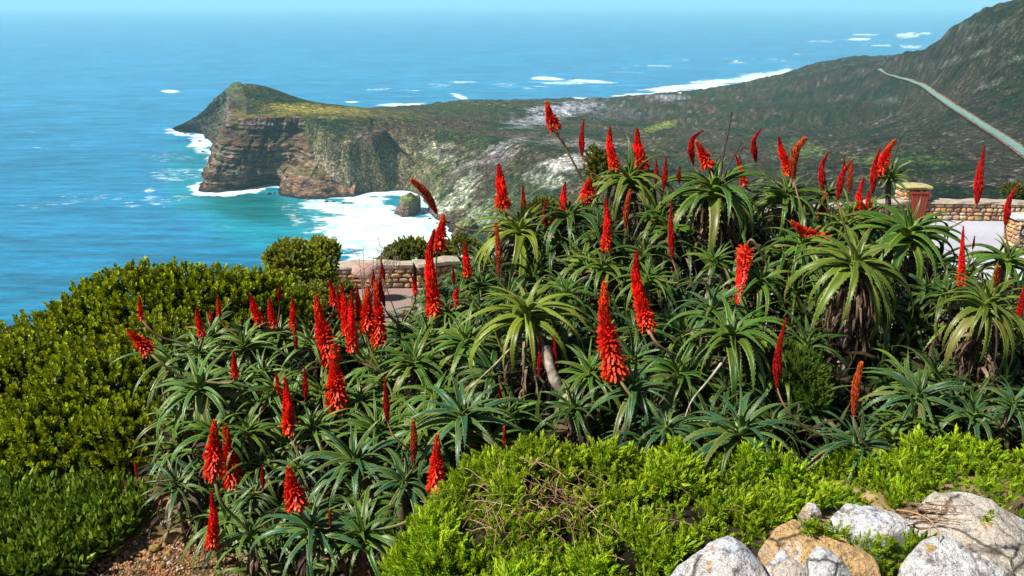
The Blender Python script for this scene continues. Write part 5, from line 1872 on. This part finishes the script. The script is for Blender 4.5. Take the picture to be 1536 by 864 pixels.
z = near_height(x, y) + .002
ppx, ppy, _ = project(x, y, z)
sel = (ppx > 100) & (ppx < 420) & (ppy > 800)
x, y, z = x[sel], y[sel], z[sel]
pal = np.array([(.38, .22, .09), (.50, .42, .34), (.26, .14, .06), (.36, .22, .10), (.32, .19, .08), (.36, .12, .06)])
tag(link('gravel', scatter('gravel', TP, np.stack([x, y, z], -1), RNG.normal(size=(len(x), 3)), RNG.uniform(.004, .012, len(x)) * (1 + (RNG.random(len(x)) < .06)), pal[RNG.integers(0, 6, len(x))], m_rock)),
    'orange brown gravel with pale chips at the lower left', 'gravel', kind='stuff')

# ---- lichened boulders of the dry stone edging, lower right
a = Mat('lichen_rock', .92, .25)
p = a.pos()
n1_, n2_ = a.noise(p, 7, 6, .65), a.noise(p, 22, 6, .65)
n3_, n4_ = a.noise(p, 3.2, 5, .6, .4), a.noise(p, 60, 4, .6)
vr = a.vor(p, 26)
c = a.mix(a.ramp(n1_, [(.54, 0), (.64, .45)]), a.attr('Col'), (.36, .36, .37))
c = a.mix(a.ramp(n3_, [(.55, 0), (.60, .85)]), c, (.66, .70, .78))
c = a.mix(a.ramp(n2_, [(.54, 0), (.64, .8)]), c, (.13, .11, .09))
c = a.mix(a.math('MULTIPLY', a.ramp(vr, [(.10, 1), (.2, 0)]), a.ramp(n1_, [(.45, 0), (.55, .7)])), c, (.25, .22, .20))
c = a.mix(a.math('MULTIPLY', a.ramp(a.noise(p, 11, 5, .6), [(.62, 0), (.70, 1)]), .85), c, (.55, .33, .04))
c = a.mix(1.0, c, a.ramp(n4_, [(.3, .75), (.7, 1.25)]), 'MULTIPLY')
crk = a.n('ShaderNodeTexVoronoi', feature='DISTANCE_TO_EDGE', Vector=a.mix(.12, p, a.n('ShaderNodeTexNoise', Vector=p, Scale=5.0, Detail=4.0).outputs[1]), Scale=2.6).outputs[0]
ck = a.ramp(a.math('ADD', crk, a.ramp(n3_, [(.53, 0), (.60, .1)])), [(.0, 0), (.022, 1)])
c = a.mix(ck, (.10, .08, .06), c)
a.col(c)
a.nor(a.bump(n2_, 1.0, .03, a.bump(n4_, .8, .012, a.bump(n1_, .9, .08, a.bump(ck, .8, .02)))))
m_lichen = a.m


def slab(label, outline, dep0, tiltk, thick, seed, colr, hump=.05, name='rock'):
    """boulder whose upper outline follows the given points; top plane leans with tiltk (rise per metre away)"""
    cx = sum(q[0] for q in outline) / len(outline); cy = sum(q[1] for q in outline) / len(outline)
    C0 = P(cx, cy, dep0)
    pts = []
    for (px, py) in outline:
        r = ray(px, py)                                     # meet the leaning plane z = C0.z + tiltk*(y-C0.y)
        t = (C0.z - tiltk * C0.y) / (r[2] - tiltk * r[1])
        q = Vector(r * t) - C0
        pts.append((q.x, q.y))
    pts = np.array(pts + [pts[0]])
    d_ = np.r_[0, np.cumsum(np.linalg.norm(np.diff(pts, axis=0), axis=1))]
    NA = 110
    t = np.linspace(0, d_[-1], NA, endpoint=False)
    ox, oy = np.interp(t, d_, pts[:, 0]), np.interp(t, d_, pts[:, 1])
    rings = list(np.linspace(0.03, .92, 24)) + [.955, .98, .995, 1.0, .995, .985, .97, .95, .93]
    drop = [0] * 24 + [.015, .05, .11, .20, .34, .52, .72, .88, 1.0]
    rgs = np.random.default_rng(seed)
    pl = [(rgs.uniform(-.5, .5), rgs.uniform(-.4, .4), rgs.uniform(.02, .07)) for _ in range(6)]
    V = []
    for rr_, dz_ in zip(rings, drop):
        X, Y = ox * rr_, oy * rr_
        nf = fbm((X + seed) * 5, Y * 5, seed=seed, octv=4)
        nb = fbm((X + seed) * 14, Y * 14, seed=seed + 3, octv=4)
        fac = np.abs(fbm((X - seed) * 3.2, Y * 3.2, seed=seed + 9, octv=2))
        hz = tiltk * Y + (hump * (1 - rr_ ** 2)) + np.minimum.reduce([a_ * X + b_ * Y + c_ for a_, b_, c_ in pl]) + nf * .016 + nb * .008 - np.clip(.06 - fac, 0, 1) * .18
        bul_ = 1 + .02 * nb
        Z = hz - thick * dz_ * (1 + .15 * nf)
        V.append(np.stack([X * bul_, Y * bul_, Z], -1))
    V = np.vstack([np.array([[0, 0, V[0][:, 2].mean()]])] + V)
    F = []
    nR = len(rings)
    tri = [(0, 1 + j, 1 + (j + 1) % NA) for j in range(NA)]
    for i in range(nR - 1):
        for j in range(NA):
            a_, b_ = 1 + i * NA + j, 1 + i * NA + (j + 1) % NA
            tri += [(a_, a_ + NA, b_ + NA), (a_, b_ + NA, b_)]
    cc = np.tile(colr, (len(V), 1))
    me = mesh_np('rock', V, np.array(tri), m_lichen, cc, False)
    return tag(link(name, me, loc=C0), label, 'rock')


TAN, GRY = (.52, .38, .22), (.56, .50, .42)
slab('large grey lichened boulder with cracks, highest and rightmost of the rocks', [(1366, 742), (1400, 720), (1430, 714), (1462, 728), (1505, 758), (1560, 770), (1640, 800), (1640, 900), (1560, 930), (1470, 880), (1420, 840), (1385, 800)], 3.35, .42, .30, 3, GRY, .0)
slab('flat bright white slab between the tan boulder and the large grey boulder', [(1236, 768), (1262, 757), (1310, 751), (1343, 766), (1372, 792), (1362, 806), (1330, 812), (1300, 802), (1268, 788)], 3.35, .30, .12, 5, (.66, .66, .64), .0)
slab('broad tan orange boulder with yellow lichen at its left corner', [(1138, 820), (1162, 792), (1188, 774), (1230, 794), (1285, 816), (1318, 836), (1330, 870), (1325, 930), (1200, 930), (1160, 870)], 3.1, .42, .26, 8, (.62, .40, .18), .0)
slab('rounded pale lichen speckled rock, leftmost of the rocks at the bottom edge', [(1003, 862), (1035, 832), (1062, 808), (1092, 800), (1120, 812), (1145, 840), (1160, 866), (1165, 940), (1000, 940)], 3.05, .45, .28, 11, (.62, .60, .58), .03)
slab('low pale rock at the bottom right, below the large grey boulder', [(1350, 844), (1378, 818), (1412, 810), (1440, 826), (1475, 850), (1510, 866), (1520, 940), (1370, 940)], 2.95, .45, .24, 14, (.64, .63, .62), .02)
slab('small white wedge of stone leaning on the tan boulder', [(1208, 838), (1222, 824), (1240, 828), (1262, 848), (1278, 870), (1270, 900), (1215, 900)], 2.92, .5, .15, 17, (.62, .62, .62), .03)
slab('small grey stone at the bottom edge between the leftmost rock and the tan boulder', [(1158, 862), (1175, 852), (1195, 854), (1208, 870), (1205, 900), (1160, 900)], 2.95, .4, .15, 19, GRY, .02)
slab('small tan stone lying at the mat edge above the tan boulder', [(1198, 772), (1210, 764), (1226, 768), (1232, 778), (1215, 782)], 3.45, .4, .08, 23, TAN, .02)
# green sprigs rooted between the rocks
qx, qy = [], []
for (px, py, sp, k_) in [(1290, 822, 22, 50), (1335, 838, 16, 50), (1345, 820, 16, 40), (1380, 806, 12, 26), (1215, 788, 14, 24), (1255, 800, 14, 24), (1168, 850, 8, 10), (1345, 860, 14, 40), (1130, 870, 18, 16), (1500, 740, 40, 60), (1440, 712, 30, 30)]:
    for _ in range(k_): qx.append(px + random.gauss(0, sp)); qy.append(py + random.gauss(0, sp * .45))
pos = np.array([tuple(P(a_, b_, 3.16 if b_ > 760 else 3.7)) for a_, b_ in zip(qx, qy)]) - np.array([0, 0, .03])
dirs = np.stack([RNG.normal(size=len(pos)) * .6, RNG.normal(size=len(pos)) * .5 - .2, np.ones(len(pos)) * .8], -1)
tag(link('creeping_sprigs', scatter('creeping_sprigs', TN, pos, dirs, RNG.uniform(.5, .95, len(pos)), gcols[RNG.integers(0, 4, len(pos))], m_matleaf, (.50, .58, .02))), 'small green sprigs growing in the gaps between the pale rocks', 'ground cover', kind='stuff')
# curled dry root on the rocks
m = MB()
for k in range(22):
    c = P(R(1348, 1385), R(762, 790), 3.15)
    pts = [c + Vector((R(-.05, .05) + .05 * t, R(-.03, .03), R(-.02, .03))) for t in range(4)]
    m.tube(interp_pts([tuple(p_) for p_ in pts], 8), np.linspace(.003, .0012, 8), 3, random.choice([(.34, .18, .09), (.26, .14, .07), (.42, .28, .15)]))
pts = [tuple(P(*q)) for q in [(1345, 765, 3.1), (1372, 768, 3.05), (1398, 780, 3.0), (1412, 800, 2.98), (1408, 812, 2.98)]]
m.tube(interp_pts(pts, 12), np.linspace(.004, .002, 12), 4, (.40, .25, .13))
tag(link('dry_roots', m.mesh('dry_roots', m_twig)), 'curled dry brown roots lying on the flat white slab', 'dry roots')

# ================================================================== AIR
a = bpy.data.materials.new('haze_air')
a.use_nodes = True
nt_ = a.node_tree
for n_ in list(nt_.nodes): nt_.nodes.remove(n_)
o_ = nt_.nodes.new('ShaderNodeOutputMaterial')
v_ = nt_.nodes.new('ShaderNodeVolumePrincipled')
v_.inputs['Color'].default_value = (.50, .90, 1, 1)
v_.inputs['Density'].default_value = .00008
v_.inputs['Anisotropy'].default_value = 0
nt_.links.new(v_.outputs[0], o_.inputs['Volume'])
m = MB()
x, y0, y1, z0, z1 = 61000, -2000, 62000, SEA - 60, 160
m.add([(-x, y0, z0), (x, y0, z0), (x, y1, z0), (-x, y1, z0), (-x, y0, z1), (x, y0, z1), (x, y1, z1), (-x, y1, z1)],
      [(3, 2, 1, 0), (4, 5, 6, 7), (0, 1, 5, 4), (1, 2, 6, 5), (2, 3, 7, 6), (3, 0, 4, 7)])
tag(link('haze', m.mesh('haze', a, False)), kind='stuff')
